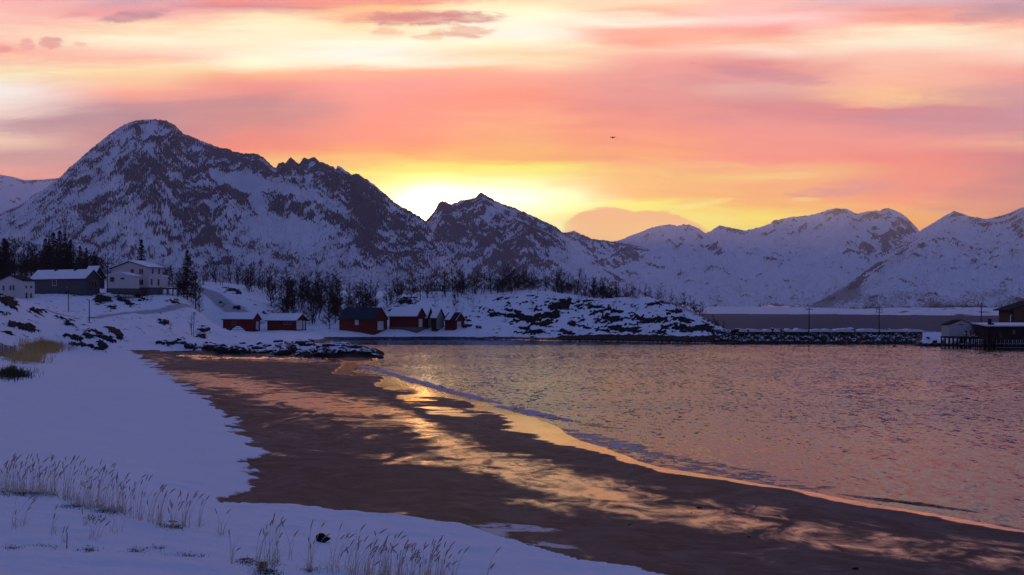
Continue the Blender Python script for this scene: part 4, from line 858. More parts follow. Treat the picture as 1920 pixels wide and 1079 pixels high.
# dark quay building
def bld(name, label, cat, x0, x1, ybase, ytop, Y, dep, wm, roofz=0, ov=.3, snowt=.28, group=None):
    root = empty(name, (wx((x0 + x1) / 2, Y), Y, wz(ybase, Y))); tag(root, label, cat, group)
    hw = (wx(x1, Y) - wx(x0, Y)) / 2; h_ = wz(ytop, Y) - wz(ybase, Y)
    b = MB(); b.box(-hw, hw, 0, dep, 0, h_); b.build('wall', wm, root)
    b = MB(); b.prism([(-hw - ov, -ov, h_ + .01), (-hw - ov, dep + ov, h_ + .01 + roofz), (-hw - ov, dep + ov, h_ + .15 + roofz), (-hw - ov, -ov, h_ + .15)], (2 * hw + 2 * ov, 0, 0)); rf = b.build('roof', M_TRIM, root)
    b = MB(); b.prism([(-hw - ov + .05, -ov + .05, h_ + .154), (-hw - ov + .05, dep + ov, h_ + .154 + roofz), (-hw - ov + .05, dep + ov, h_ + .15 + snowt + roofz), (-hw - ov + .05, -ov + .05, h_ + .15 + snowt * .8)], (2 * hw + 2 * ov - .1, 0, 0)); b.build('roof_snow', M_SNOW, rf)
    return root, hw, h_, rf
root, hw, h_, rf = bld('quay_building', 'long dark timber quay building with a flat snow roof at the right edge', 'quay building', 1853, 2010, 634, 614, 256, 7, M_DARKW, .35)
xl = -hw
for px_, y0, y1, m_ in ((1876, 634, 624, M_BROWN), (1901, 627, 619, M_FRAME)):
    x_ = wx(px_, 256) - root.location.x; b = MB(); b.box(x_ - .22, x_ + .22, -.06, .02, wz(y0, 256) - root.location.z + .02, wz(y1, 256) - root.location.z); b.build('door' if y0 > 630 else 'window', m_, root)
b = MB(); x_ = wx(1860, 256) - root.location.x; b.box(x_ - .25, x_ + .25, 1.0, 1.6, h_ - .2, h_ + 1.5); b.box(x_ - .1, x_ + .75, 1.0, 1.6, h_ + .1, h_ + .75); b.build('chimney', M_TRIM, rf)
b = MB(); b.box(-hw - .5, hw, -1.6, 7, -.30, -.02); b.build('deck', M_DARKW, root)
for i, px_ in enumerate(np.arange(1853, 1990, 7.5)):
    for yy in (-1.4, 1.5, 4.5):
        x_ = wx(px_, 256) - root.location.x; b = MB(); b.tube([(x_, yy, -3.2), (x_, yy, -.3)], .13, 6); b.build('pile', M_DARKW, root)
b = MB()
for i in range(3):
    x_ = wx(1872 + i * 20, 256) - root.location.x
    for zz in (-1.0, -1.7): b.tube([(x_ - 1, -1.55, zz), (x_ + 1, -1.55, zz)], .05, 5)
b.build('brace', M_WEATH, root)
for i in range(2):
    x_ = wx(1872 + i * 16, 255) - root.location.x; b = MB(); b.tube([(x_, -1.6, -.9), (x_, -1.6, .15), (x_ + 1.0, -1.6, .15), (x_ + 1.0, -1.6, -.9)], .04, 5); b.build('railing', M_POLE, root)
bld('shed', 'small grey shed with a thin snow roof left of the dark quay building', 'shed', 1834, 1856, 626, 611, 268, 4, M_GREYW, .1)
root = empty('warehouse', (wx(1935, 290), 290, wz(610, 290))); tag(root, 'tall brown timber warehouse rising behind the dark quay building', 'warehouse')
def W(px, py): return Vector((wx(px, 290), 0, wz(py, 290))) - Vector((root.location.x, 0, root.location.z))
b = MB(); b.prism([W(1901, 625), W(1990, 625), W(1990, 579), W(1945, 566), W(1901, 579)], (0, 9, 0)); b.build('wall', M_BROWN, root)
b = MB(); b.prism([W(1891, 583), W(1945, 565.8), W(1945, 564), W(1891, 581)], (0, 9.4, 0)); b.prism([W(1945.1, 565.8), W(1998, 581), W(1998, 579), W(1945.1, 564)], (0, 9.4, 0)); b.build('roof', M_TRIM, root)
b = MB(); b.prism([W(1898, 607), W(1900.9, 607), W(1900.9, 582), W(1898, 582)], (0, 1, 0)); b.build('gutter', M_DARKW, root)
b = MB(); b.tube([W(1893.5, 608) + Vector((0, -.4, 0)), W(1893.5, 592) + Vector((0, -.4, 0)), W(1896, 590.5) + Vector((0, -.4, 0))], .10, 6); b.build('flue', M_WHITE, root)
cols = np.linspace(1735, 2060, 220); V, C = np.meshgrid(np.linspace(0, 1, 50), cols, indexing='ij')
Yb_ = np.interp(C, [1735, 1770, 1850, 1880, 2060], [288, 268, 262, 258, 256]) + V * 30; Xb_ = wx(C, Yb_)
Zb_ = np.interp(V, [0, .25, .5, 1], [-.9, .9, 1.5, 1.2]) * np.interp(C, [1735, 1770, 2060], [.3, 1, 1]) + .5 * np.abs(fbm(Xb_ / 1.2, V * 9, 4, 81)) + .25 * fbm(Xb_ / 3, V * 4, 2, 82)
ob = grid_mesh('rock_bank', Xb_, Yb_, Zb_, M_ROCK2, kind=None, smooth=False); tag(ob, 'dark rocky bank under the white boathouse and the quay building', 'bank')
# open timber dock between the two
dk = empty('dock', (wx(1838, 262), 262, wz(633, 262))); tag(dk, 'dark open timber dock with snow patches between white boathouse and quay building', 'dock')
b = MB(); x0_ = wx(1800, 262) - dk.location.x; x1_ = wx(1853, 262) - dk.location.x; b.box(x0_, x1_, 0, 6, -.3, 0); b.build('deck', M_DARKW, dk)
rs = random.Random(4)
for i in range(14):
    x_ = x0_ + (x1_ - x0_) * i / 13; b = MB(); b.tube([(x_, -.1, -2.8), (x_ + rs.uniform(-.08, .08), -.1, rs.choice((.2, .9, 1.3, -.1)))], .12, 6); b.build('pile', M_DARKW, dk)
for i in range(10):
    x_ = x0_ + (x1_ - x0_) * (i + .5) / 10; z_ = rs.choice((.25, .6, -.9, -1.3, .1)); b = MB()
    b.tube([(x_ - .5, -.3, z_), (x_ + .5, -.3, z_ + rs.uniform(-.05, .05))], .05, 5)
    b.build('brace', M_DARKW, dk)
    b = MB(); b.prism([(x_ - .28, -.42, z_ + .05), (x_ + .3, -.42, z_ + .05), (x_ + .2, -.42, z_ + .17), (x_ - .2, -.42, z_ + .15)], (0, .3, 0)); b.build('snow_patch', M_SNOW, dk)
# snow covered slipway left of the white boathouse
sp = empty('slipway', (wx(1745, 280), 280, 0)); tag(sp, 'snow covered stone slipway at the right end of the breakwater', 'slipway')
V, C = np.meshgrid(np.linspace(0, 1, 60), np.linspace(1712, 1772, 110), indexing='ij'); Yv_ = 274 + V * 12; Xv_ = wx(C, Yv_)
Zv_ = -.6 + np.interp(V, [0, .12, .3, .85, 1], [0, .9, 1.3, 3.1, 3.0]) * np.interp(C, [1712, 1730, 1772], [.25, 1, 1]) + .35 * fbm(Xv_ / 1.5, V * 5, 4, 91) * (1 - .7 * ss(C, 1728, 1736) * ss(V, .2, .3))
o = grid_mesh('snowy_bank', Xv_ - sp.location.x, Yv_ - 280, Zv_, M_ROCK, kind=None); o.parent = sp
for i, (px, Yq, s_, dz) in enumerate([(1728, 277, .5, .5), (1736, 276, .6, .3), (1745, 275, .45, .3), (1752, 276.5, .55, .8), (1760, 275, .5, .4), (1741, 279, .35, 1.5)]):
    SLIPB = SLIPB + [(px, Yq, s_, dz)] if i else [(px, Yq, s_, dz)]

# ------------------------------------------------------------------ poles, buoys, drone
def pole(px, y0, y1, Y, label, arms=1, r=.13, lamp=False, ground=True):
    zb = wz(y0, Y); zt = wz(y1, Y); o = empty('utility_pole', (wx(px, Y), Y, zb)); tag(o, label, 'utility pole')
    b = MB(); b.tube([(0, 0, -.6), (0, 0, zt - zb)], [r, r * .7], 8); b.build('pole', M_POLE, o)
    for k in range(arms):
        b = MB(); b.box(-.75, .75, -.06, .06, zt - zb - .45 - k * .6, zt - zb - .33 - k * .6); ar = b.build('crossarm', M_POLE, o)
        for x_ in (-.6, 0, .6):
            b = MB(); b.tube([(x_, 0, zt - zb - .33 - k * .6), (x_, 0, zt - zb - .12 - k * .6)], .05, 6); b.build('insulator', M_METAL, ar)
    if lamp:
        b = MB(); b.tube([(0, -.1, zt - zb - .2), (0, -.8, zt - zb + .05)], .035, 5); a_ = b.build('lamp_arm', M_METAL, o)
        b = MB(); b.box(-.14, .14, -1.35, -.75, zt - zb, zt - zb + .14); b.build('lamp_head', M_METAL, a_)
pole(128.5, 585, 540, 290, 'thin pole with a lamp head, standing left of the roadside pole', 0, .10, True)
pole(167.5, 603, 563, 258, 'short dark pole beside the snowy road, nearest to the beach', 0, .11, True)
pole(366.5, 579, 509, 325, 'tall utility pole beside the spruce by the road', 1)
pole(201.5, 545, 492, 331, 'slim pole standing in front of the cream house', 1, .10)
pole(1517, 624, 577, 300, 'utility pole standing on the breakwater, left of two', 1, .12)
pole(1648.5, 624, 577, 300, 'utility pole standing on the breakwater, right of two', 2, .12)
pole(1840, 622, 574, 275, 'utility pole rising behind the small grey quay shed', 0, .13)
pole(788, 560, 510, 372, 'thin utility pole on the crest above the long red boathouse', 1, .10)
# wires between the breakwater poles are too thin to see
def buoy(px, py, r, label):
    Y = (H - .05) * F / (py - HY); o = empty('buoy', (wx(px, Y), Y, 0)); tag(o, label, 'buoy', 'red buoys before the breakwater')
    b = MB(); N = 10
    for i in range(6):
        for k in range(N):
            def q_(i, k):
                ph = math.pi * i / 6; an = 2 * math.pi * k / N; return (r * math.sin(ph) * math.cos(an), r * math.sin(ph) * math.sin(an), r * .5 + r * math.cos(ph))
            b.face([q_(i, k), q_(i + 1, k), q_(i + 1, k + 1), q_(i, k + 1)])
    b.build('float', M_BUOY, o, True)
    b = MB(); b.tube([(0, 0, r * 1.45), (0, 0, r * 1.9)], .05, 6); b.build('mooring_eye', M_TRIM, o)
buoy(1588, 644.5, .24, 'red buoy floating left of the largest one'); buoy(1615.5, 644.5, .36, 'largest red buoy in the middle of the row')
buoy(1642, 645, .18, 'smallest red buoy, right of the largest one'); buoy(1677, 649.5, .26, 'red buoy floating farthest right and nearest the camera')

Yd = 100.0; dr = empty('drone', (wx(1149, Yd), Yd, wz(258, Yd))); tag(dr, 'tiny dark quadcopter drone hovering in the orange sky', 'drone')
b = MB(); b.prism([(-.05, -.08, -.045), (.05, -.08, -.045), (.07, -.08, 0), (.045, -.08, .045), (-.045, -.08, .045), (-.07, -.08, 0)], (0, .18, 0)); b.build('body', M_BLACK, dr)
b = MB(); b.box(-.022, .022, -.1, -.06, -.085, -.045); b.build('camera', M_BLACK, dr)
for sx in (-1, 1):
    for sy in (-1, 1):
        b = MB(); b.tube([(sx * .05, sy * .04, 0), (sx * .155, sy * .12, .02)], .010, 6); b.tube([(sx * .155, sy * .12, -.035), (sx * .155, sy * .12, .035)], .013, 6); ar = b.build('arm', M_BLACK, dr)
        b = MB(); a_ = rs.uniform(0, 3); c_, s_ = math.cos(a_) * .07, math.sin(a_) * .07
        b.prism([(sx * .155 - c_, sy * .12 - s_, .036), (sx * .155 + s_ * .12, sy * .12 - c_ * .12, .036), (sx * .155 + c_, sy * .12 + s_, .036), (sx * .155 - s_ * .12, sy * .12 + c_ * .12, .036)], (0, 0, .004)); b.build('propeller', M_BLACK, ar)

# ------------------------------------------------------------------ breakwater and boulders
def boulder_mesh(seed, name='rock', m_=M_ROCK, flat=.62, el=1.4):
    r_ = random.Random(seed); import bmesh
    bm = bmesh.new(); bmesh.ops.create_icosphere(bm, subdivisions=3, radius=1)
    pl = [(Vector((r_.uniform(-1, 1), r_.uniform(-1, 1), r_.uniform(-.6, 1))).normalized(), r_.uniform(.55, .85)) for _ in range(11)]
    for v in bm.verts:
        p = v.co.copy()
        for nrm, d in pl:
            e = p.dot(nrm) - d
            if e > 0: p -= nrm * e * .9
        n_ = float(fbm(p.x * 2 + seed, p.y * 2 + p.z * 1.7, 3, seed % 9)); p *= 1 + .16 * n_
        v.co = Vector((p.x * el, p.y, p.z * flat))
    me = bpy.data.meshes.new(name); bm.to_mesh(me); bm.free(); me.materials.append(m_)
    me.polygons.foreach_set('use_smooth', [False] * len(me.polygons)); return me
BM = [boulder_mesh(k) for k in range(6)]
BMD = [boulder_mesh(30 + k, 'stone', M_BARE) for k in range(3)]
def boulder(px, Y, size, label, group, seed, dz=0.0, me=None):
    r_ = random.Random(seed); o = bpy.data.objects.new('boulder', me or BM[seed % 6]); col.objects.link(o)
    o.location = (wx(px, Y), Y, gz(px, Y) + dz); o.rotation_euler = (r_.uniform(-.25, .25), r_.uniform(-.25, .25), r_.uniform(0, 6.28)); o.scale = (size, size * r_.uniform(.8, 1.1), size * r_.uniform(.75, 1.1))
    tag(o, label, 'boulder', group); return o
rs = random.Random(11); kk = 0
for i in range(135):       # the spit: rocks thickest towards its tip
    px = 500 + 215 * rs.random() ** .75
    Yf = np.interp(px, [300, 420, 500, 600, 715], [224, 221, 214, 205, 204]); Yb = np.interp(px, [300, 420, 520, 620, 690, 715], [246, 250, 248, 236, 216, 207])
    Y = Yf + (Yb - Yf) * rs.random() ** 1.7
    s_ = rs.choice((.3, .35, .4, .5, .6, .8, 1.1)) * (1.0 if px < 680 else .75)
    zn = 'near the tip of the rocky spit' if px > 660 else 'on the outer half of the rocky spit' if px > 600 else 'on the middle of the rocky spit' if px > 550 else 'on the inner end of the rocky spit'
    sd = 'small' if s_ < .42 else 'middling' if s_ < .6 else 'large'; rw = 'waterside ' if (Y - Yf) / (Yb - Yf) < .25 else 'snow topped '
    boulder(px, Y, s_ * 1.1, sd + ' dark ' + rw + 'boulder ' + zn, 'boulders of the rocky spit', i, s_ * .2)
for i, (px, py, s_) in enumerate([(355, 652, .9), (375, 655, 1.0), (392, 654, 1.3), (410, 657, .9), (424, 660, 1.3), (445, 661, 1.2), (462, 661, 1.1), (478, 662, .9), (488, 655, 1.0), (500, 650, .7), (470, 650, .7), (455, 645, .6), (385, 645, .5), (340, 645, .9), (322, 644, 1.1), (308, 646, .9), (487, 645, .6), (440, 650, .5), (510, 662, .9), (497, 660, .8)]):
    Y, zz = ground_hit(px, py, 190); boulder(px, Y, s_, ('broad ' if s_ > 1.05 else 'small ' if s_ < .75 else '') + 'dark boulder at the edge of the sand, ' + ('in the leftmost cluster' if px < 345 else 'left of the middle' if px < 400 else 'in the middle' if px < 465 else 'close to the rocky spit'), 'boulders at the edge of the sand', 200 + i, s_ * .1)
for i, (px, py, s_, lb) in enumerate([(875, 613, 1.0, 'dark boulder lying just right of the rightmost red boathouse'), (898, 614, .7, 'small dark boulder, second to the right of the rightmost boathouse'), (380, 620, 1.2, 'rounded dark boulder left of the leftmost red boathouse'), (195, 563, 1.8, 'large dark boulder below the cream house, left one'), (131, 546, 2.2, 'large snow topped boulder before the long grey house')]):
    Y, zz = ground_hit(px, py, 190); boulder(px, Y, s_, lb, None, 300 + i, s_ * .15)
for i, (px, Yq, s_, dz) in enumerate(SLIPB):
    o = bpy.data.objects.new('boulder', BM[i % 6]); col.objects.link(o); o.location = (wx(px, Yq), Yq, dz); o.scale = (s_, s_, s_); o.rotation_euler = (0, .2, i * 1.3); tag(o, 'dark stone lying on the snowy slipway beside the white boathouse', 'boulder', 'stones on the slipway')
bw = empty('breakwater', (wx(1560, 300), 300, 0)); tag(bw, 'long breakwater of dark rough stones topped with snow across the bay mouth', 'breakwater')
cols = np.arange(1340, 1776, 1.6); vv = np.linspace(0, 1, 40); V, C = np.meshgrid(vv, cols, indexing='ij')
prof = np.interp(V, [0, .42, .60, 1], [-1.0, 2.55, 2.6, -2.5]); Yw = 296 + V * 13 - (C - 1560) * .004
Xw = wx(C, Yw); st_ = np.abs(fbm(Xw / 1.1, prof / 1.0 + V * 4, 3, 61)) * 1.5 + .25 * np.round(3 * pn(Xw / .9, V * 11, 62))
top = np.interp(C, [1340, 1500, 1740, 1765], [.15, 0, -.1, -.4])
Zw = prof * (1 + .06 * fbm(Xw / 6, V * 2, 2, 63)) + top + .38 * st_ * ss(prof, -.8, .5) - .15; Yw2 = Yw + .6 * fbm(Xw / 1.3, prof * 1.2, 3, 64)
o = grid_mesh('stone_wall', Xw - bw.location.x, Yw2 - bw.location.y, Zw, M_ROCK2, kind=None, smooth=False); o.parent = bw
b = MB()
for (x0_, x1_) in ((1385, 1400), (1404, 1428), (1432, 1446), (1449, 1462), (1472, 1485), (1486, 1512), (1519, 1560), (1563, 1600), (1604, 1660), (1662, 1732)):
    nn = 8; up = []; 
    for k in range(nn + 1):
        p_ = x0_ + (x1_ - x0_) * k / nn; h2 = .10 + (.35 + .25 * rs.random()) * math.sin(math.pi * k / nn) ** .6 * rs.uniform(.5, 1); up.append((wx(p_, 301) - bw.location.x, 0, 2.45 + top[0, 0] * 0 + h2))
    lo = [(wx(x1_, 301) - bw.location.x, 0, 2.3), (wx(x0_, 301) - bw.location.x, 0, 2.3)]
    b.prism([lo[1], lo[0]] + up[::-1], (0, 4.5, 0))
b.build('snow_cover', M_SNOW, bw)
for i, (px, s_) in enumerate([(1382, .8), (1402, .7), (1447, .9), (1462, .5), (1593, 1.2), (1668, .6), (1705, .5)]):
    o = bpy.data.objects.new('boulder', BM[i % 6]); col.objects.link(o); o.location = (wx(px, 301), 301.5, 2.7); o.scale = (s_, s_, s_ * .9)
    o.rotation_euler = (0, 0, i); tag(o, 'dark stone sitting up on the crest of the breakwater', 'boulder', 'stones on the crest of the breakwater')

for i, (px, py, s_) in enumerate([(1311, 953, .10), (1296, 962, .05), (892, 796, .10), (741, 769, .09), (858, 830, .06), (1404, 1008, .07), (1604, 1068, .10), (1240, 905, .05), (690, 905, .05), (1105, 938, .05), (985, 842, .06), (1460, 968, .05), (1180, 985, .06), (780, 925, .05)]):
    Y, zz = ground_hit(px, py); o = bpy.data.objects.new('stone', BMD[i % 3]); col.objects.link(o); o.location = (wx(px, Y), Y, zz + s_ * .2); o.scale = (s_ * .7, s_ * .5, s_ * .4); o.rotation_euler = (0, 0, i * 1.1)
    tag(o, 'tiny dark stone lying alone on the wet sand', 'stone', 'small stones on the wet sand')
# black rounded lump on the near snow
Y, zz = ground_hit(604, 1017)
bl = empty('washed_up_rock', (wx(604, Y), Y, zz)); tag(bl, 'lone small black rounded lump with a pale spot lying on the near snow', 'rock')
import bmesh
bm = bmesh.new(); bmesh.ops.create_icosphere(bm, subdivisions=4, radius=1)
for v in bm.verts:
    p = v.co; x = p.x; z_ = p.z
    w_ = max(0, x); zt_ = z_ * (1 - .35 * w_ ** 1.5) ; 
    if z_ > 0: zt_ *= (1 - .62 * w_ ** 1.3)
    xx = x * (1 + .30 * w_ * (1 if z_ < .2 else .2)); n_ = float(fbm(x * 2.2, z_ * 2.2 + p.y, 3, 5)) * .06
    v.co = Vector((xx * (1 + n_) * .158, p.y * .13 * (1 + n_), max(zt_ * (1 + n_) * .125 + .085, -.03)))
me = bpy.data.meshes.new('lump'); bm.to_mesh(me); bm.free(); me.materials.append(M_BLACK); me.polygons.foreach_set('use_smooth', [True] * len(me.polygons))
o = bpy.data.objects.new('lump', me); col.objects.link(o); o.parent = bl
b = MB(); b.prism([(.028, -.131, .085), (.052, -.128, .085), (.056, -.127, .10), (.032, -.13, .103)], (0, .01, 0)); b.build('pale_spot', M_WHITE, bl)

# ------------------------------------------------------------------ fence and grasses at left
fr_ = empty('fence', (wx(0, 118), 118, gz(0, 118))); tag(fr_, 'weathered slat fence running down the bank at the left edge', 'fence')
pA = (wx(-60, 92), 92.); pB = (wx(30, 165), 165.)
rails = [[], []]
nF = 44
for i in range(nF):
    u = i / (nF - 1); x_ = pA[0] + (pB[0] - pA[0]) * u; y_ = pA[1] + (pB[1] - pA[1]) * u; z_ = gzX(x_, y_)
    h_ = 1.25 + rs.uniform(-.06, .06); b = MB(); lx = rs.uniform(-.05, .05)
    b.box(-.05, .05, -.018, .018, -.3, h_, M=Matrix.Translation(Vector((x_, y_, z_)) - fr_.location) @ Matrix.Rotation(lx, 4, 'Y') @ Matrix.Rotation(-.25, 4, 'Z'))
    b.build('slat', M_FRAME if i % 3 else M_WEATH, fr_)
    for k, zz in enumerate((.35, .95)): rails[k].append(Vector((x_ + .04, y_, z_ + zz)) - fr_.location)
for k in range(2):
    b = MB(); b.tube(rails[k][::3], .035, 4); b.build('rail', M_FRAME, fr_)

def blades(name, spots, hmin, hmax, wid, m_, per, lean=.3, spread=.3, label=None, cat=None, kind=None, group=None, heads=None, wind=.25):
    b = MB(); 
    for (x_, y_, z_) in spots:
        for k in range(per):
            ox, oy = rs.gauss(0, spread), rs.gauss(0, spread); h_ = rs.uniform(hmin, hmax); la = rs.gauss(wind, lean); lb_ = rs.gauss(0, lean)
            p0 = Vector((x_ + ox, y_ + oy, z_ - .05)); p1 = p0 + Vector((la * h_ * .35, lb_ * h_ * .3, h_ * .6)); p2 = p0 + Vector((la * h_, lb_ * h_ * .7, h_ * (1 - .15 * abs(la))))
            w_ = wid * rs.uniform(.7, 1.2)
            b.face([p0 + Vector((-w_, 0, 0)), p0 + Vector((w_, 0, 0)), p1 + Vector((w_ * .8, 0, 0)), p1 - Vector((w_ * .8, 0, 0))])
            b.face([p1 - Vector((w_ * .8, 0, 0)), p1 + Vector((w_ * .8, 0, 0)), p2])
    o = b.build(name, m_); tag(o, label, cat, group, kind); return o
def spots_blob(cx, cy, rx, ry, n_, Ya=26):
    out = []
    for _ in range(n_):
        px, py = rs.gauss(cx, rx * .55), rs.gauss(cy, ry * .55)
        Y, zz = ground_hit(px, py, Ya); out.append((wx(px, Y), Y, zz))
    return out
blades('dry_grass', spots_blob(78, 655, 34, 9, 150, 100) + spots_blob(45, 672, 26, 9, 60, 90), .5, 1.1, .02, M_TURF, 22, .5, .5, 'tawny dry grass bending over the bank beside the fence', kind='stuff')
blades('dry_grass', spots_blob(15, 705, 30, 10, 70, 80), .25, .6, .014, M_GRN, 14, .5, .4, 'low mossy grass on the snow below the fence', kind='stuff')
# reeds: stalk with a drooping seed head; each clump is a thing
def stalk(b, p0, h_, la, lb_, head=True):
    pts = []
    for k in range(5):
        u = k / 4; pts.append(p0 + Vector((la * h_ * u * u, lb_ * h_ * u * u, h_ * u * (1 - .08 * abs(la)))))
    b.tube(pts, [.0065, .006, .005, .004, .003], 3, 0, False)
    if head:
        d = (pts[4] - pts[3]).normalized(); q0 = pts[4]; L = rs.uniform(.12, .20); dr_ = Vector((.25 + la, 0, -.05))
        b.tube([q0, q0 + d * L * .3 + dr_ * .01, q0 + d * L * .7 + dr_ * .04, q0 + d * L + dr_ * .09], [.004, .013, .012, .002], 4, 1, False)
def leaf(b, p0, h_, la, lb_):
    w_ = .007; prev = None
    for k in range(4):
        u = k / 3; c_ = p0 + Vector((la * h_ * u * (1 + u), lb_ * h_ * u * (1 + u), h_ * (u - .35 * u * u * abs(la) * 2))); ww = w_ * (1 - u * .9)
        cur = (c_ - Vector((ww, 0, 0)), c_ + Vector((ww, 0, 0)))
        if prev: b.face([prev[0], prev[1], cur[1], cur[0]])
        prev = cur
def clump(px, py, n_, wpx, hpx, label, group=None, dpy=4, kind=None, leafn=1.0, bush=True):
    Y, zz = ground_hit(px, py); o = empty('reed_clump', (wx(px, Y), Y, zz)); tag(o, label, 'reeds', group)
    b = MB(); solo = n_ <= 9
    for _ in range(n_):
        qx = px + rs.gauss(0, wpx * .5); qy = py + rs.gauss(0, dpy * .5); Yq, zq = ground_hit(qx, qy)
        h_ = hpx * Y / F * rs.uniform(.42, 1.08); p0 = Vector((wx(qx, Yq), Yq, zq - .03)) - o.location
        stalk(b, p0, h_, rs.gauss(.14, .17), rs.gauss(0, .14), rs.random() < .8)
        if solo: b.build('stalk', [M_STRAW, M_SEED], o); b = MB()
    if not solo: b.build('stalk', [M_STRAW, M_SEED], o)
    b = MB()
    for _ in range(int(n_ * leafn)):
        qx = px + rs.gauss(0, wpx * .4); qy = py + rs.gauss(0, dpy * .4); Yq, zq = ground_hit(qx, qy); p0 = Vector((wx(qx, Yq), Yq, zq - .03)) - o.location
        leaf(b, p0, hpx * Y / F * rs.uniform(.25, .6), rs.gauss(.1, .35), rs.gauss(0, .2))
        if solo: b.build('leaf', M_STRAW, o); b = MB()
    if not solo: b.build('leaf', M_STRAW, o)
    if bush:
        b = MB()
        for _ in range(int(n_ * 5)):
            qx = px + rs.gauss(0, wpx * .6); qy = py + rs.gauss(1, dpy * .5); Yq, zq = ground_hit(qx, qy); p0 = Vector((wx(qx, Yq), Yq, zq - .03)) - o.location
            leaf(b, p0, rs.uniform(.05, .13), rs.gauss(.2, .6), rs.gauss(0, .4))
        b.build('turf', M_GRN, o)
    return o
def rlab(px): return 'pale seeded reeds in the left thicket, ' + ('at its left end', 'left of its middle', 'in its middle', 'right of its middle', 'toward its right end')[min(int(px / 48), 4)]
GR = 'reeds standing in the near snow'
for i, px in enumerate(range(2, 112, 11)): clump(px, 922 + px * .05, 9, 7, 62, rlab(px), GR, 7)
for i, (px, py) in enumerate([(122, 934), (133, 940), (145, 945), (158, 948), (170, 950), (183, 952), (195, 958), (207, 960), (220, 960), (232, 962)]): clump(px, py, 8, 7, 72, rlab(px), GR, 8)
for px, py, n_, h_, lb in [(245, 972, 5, 66, 'sparse reeds at the right end of the left thicket'), (262, 975, 8, 72, 'dense upright reed tuft at the right end of the left thicket'), (284, 980, 7, 66, 'thin reeds left of the mossy hummock'), (300, 985, 9, 68, 'reeds with two heads crossing, beside the mossy hummock'),
                           (325, 990, 9, 52, 'short reeds growing from the dark mossy hummock'), (348, 987, 10, 66, 'reeds on the right side of the dark mossy hummock'), (372, 990, 5, 60, 'few faint reeds right of the mossy hummock'), (412, 1004, 6, 40, 'leaning broken stems on the snow rise right of the hummock')]:
    clump(px, py, n_, 8, h_, lb, None, 4, bush=(px in (325, 300)))
for px, py, n_, w_, h_, lb in [(28, 990, 3, 12, 60, 'bare leaning stems in the snow at the left edge'), (45, 985, 3, 8, 48, 'two dark stems standing left in the near snow'), (100, 1000, 3, 10, 55, 'thin bare stems standing in snow below the left thicket'), (160, 985, 3, 10, 50, 'slanting bare stems below the middle of the thicket'),
                               (176, 1010, 6, 14, 30, 'low tangled brush in the near snow'), (215, 1000, 3, 10, 40, 'faint thin stems below the reed thicket'), (120, 1018, 2, 6, 45, 'single stem beside the reddish stick')]:
    clump(px, py, n_, w_, h_, lb, None, 5, bush=False, leafn=2)
for px, py, n_, w_, h_, lb in [(514, 1058, 13, 15, 85, 'tallest tuft of seeded grass before the beach snow'), (484, 1062, 5, 12, 75, 'two long stems leaning left of the tallest tuft'), (436, 1056, 5, 10, 55, 'bare bent stems left of the tallest tuft'), (583, 1070, 7, 8, 95, 'slender tuft reaching up beside the black lump'), (546, 1045, 2, 4, 68, 'single thin stem left of the black lump'),
                               (625, 1074, 9, 16, 70, 'seeded grass right below the black lump'), (660, 1078, 14, 14, 78, 'grass tuft with crossing heads in the lower foreground'), (690, 1082, 18, 14, 70, 'dense grass in the middle of the bottom edge'), (720, 1084, 20, 13, 74, 'densest grass tuft at the bottom edge'), (748, 1086, 18, 12, 60, 'grass right of the densest tuft'),
                               (775, 1086, 14, 12, 56, 'grass with one tall leaning stem'), (800, 1090, 18, 12, 70, 'upright seeded grass with clustered tips'), (826, 1090, 12, 10, 60, 'thinner grass toward the right end of the tufts'), (850, 1092, 5, 8, 55, 'few stems at the right end of the tufts'), (912, 1095, 4, 8, 60, 'rightmost thin stems at the bottom edge')]:
    clump(px, py, n_, w_, h_, lb, None, 8, bush=px in (514, 720))
Y, zz = ground_hit(125, 1030); stx = bpy.data.objects.new('stick', None); b = MB(); b.tube([(0, 0, -.1), (.01, 0, .33)], [.014, .010], 6)
bpy.data.objects.remove(stx); o = b.build('stick', simple('reddish_wood', (.30, .13, .13), .8), None, loc=(wx(125, Y), Y, zz)); tag(o, 'short reddish stick standing upright in the near snow', 'stick')
for cx, cy, rx, ry, nn in ((20, 1029, 12, 4, 14), (72, 1024, 14, 3, 10), (163, 1032, 9, 3, 14), (250, 1034, 16, 4, 20), (288, 1029, 9, 3, 12), (345, 1042, 20, 3, 18), (462, 1055, 20, 7, 40), (492, 1074, 18, 9, 60), (576, 1070, 11, 5, 24), (325, 989, 18, 4, 30), (175, 973, 10, 4, 10), (140, 950, 20, 4, 30), (50, 927, 50, 4, 60), (195, 958, 20, 4, 24)):
    blades('turf_tuft', spots_blob(cx, cy, rx, ry, nn), .03, .10, .006, M_GRN, 16, .9, .10, 'dark turf poking through the near snow', kind='stuff')

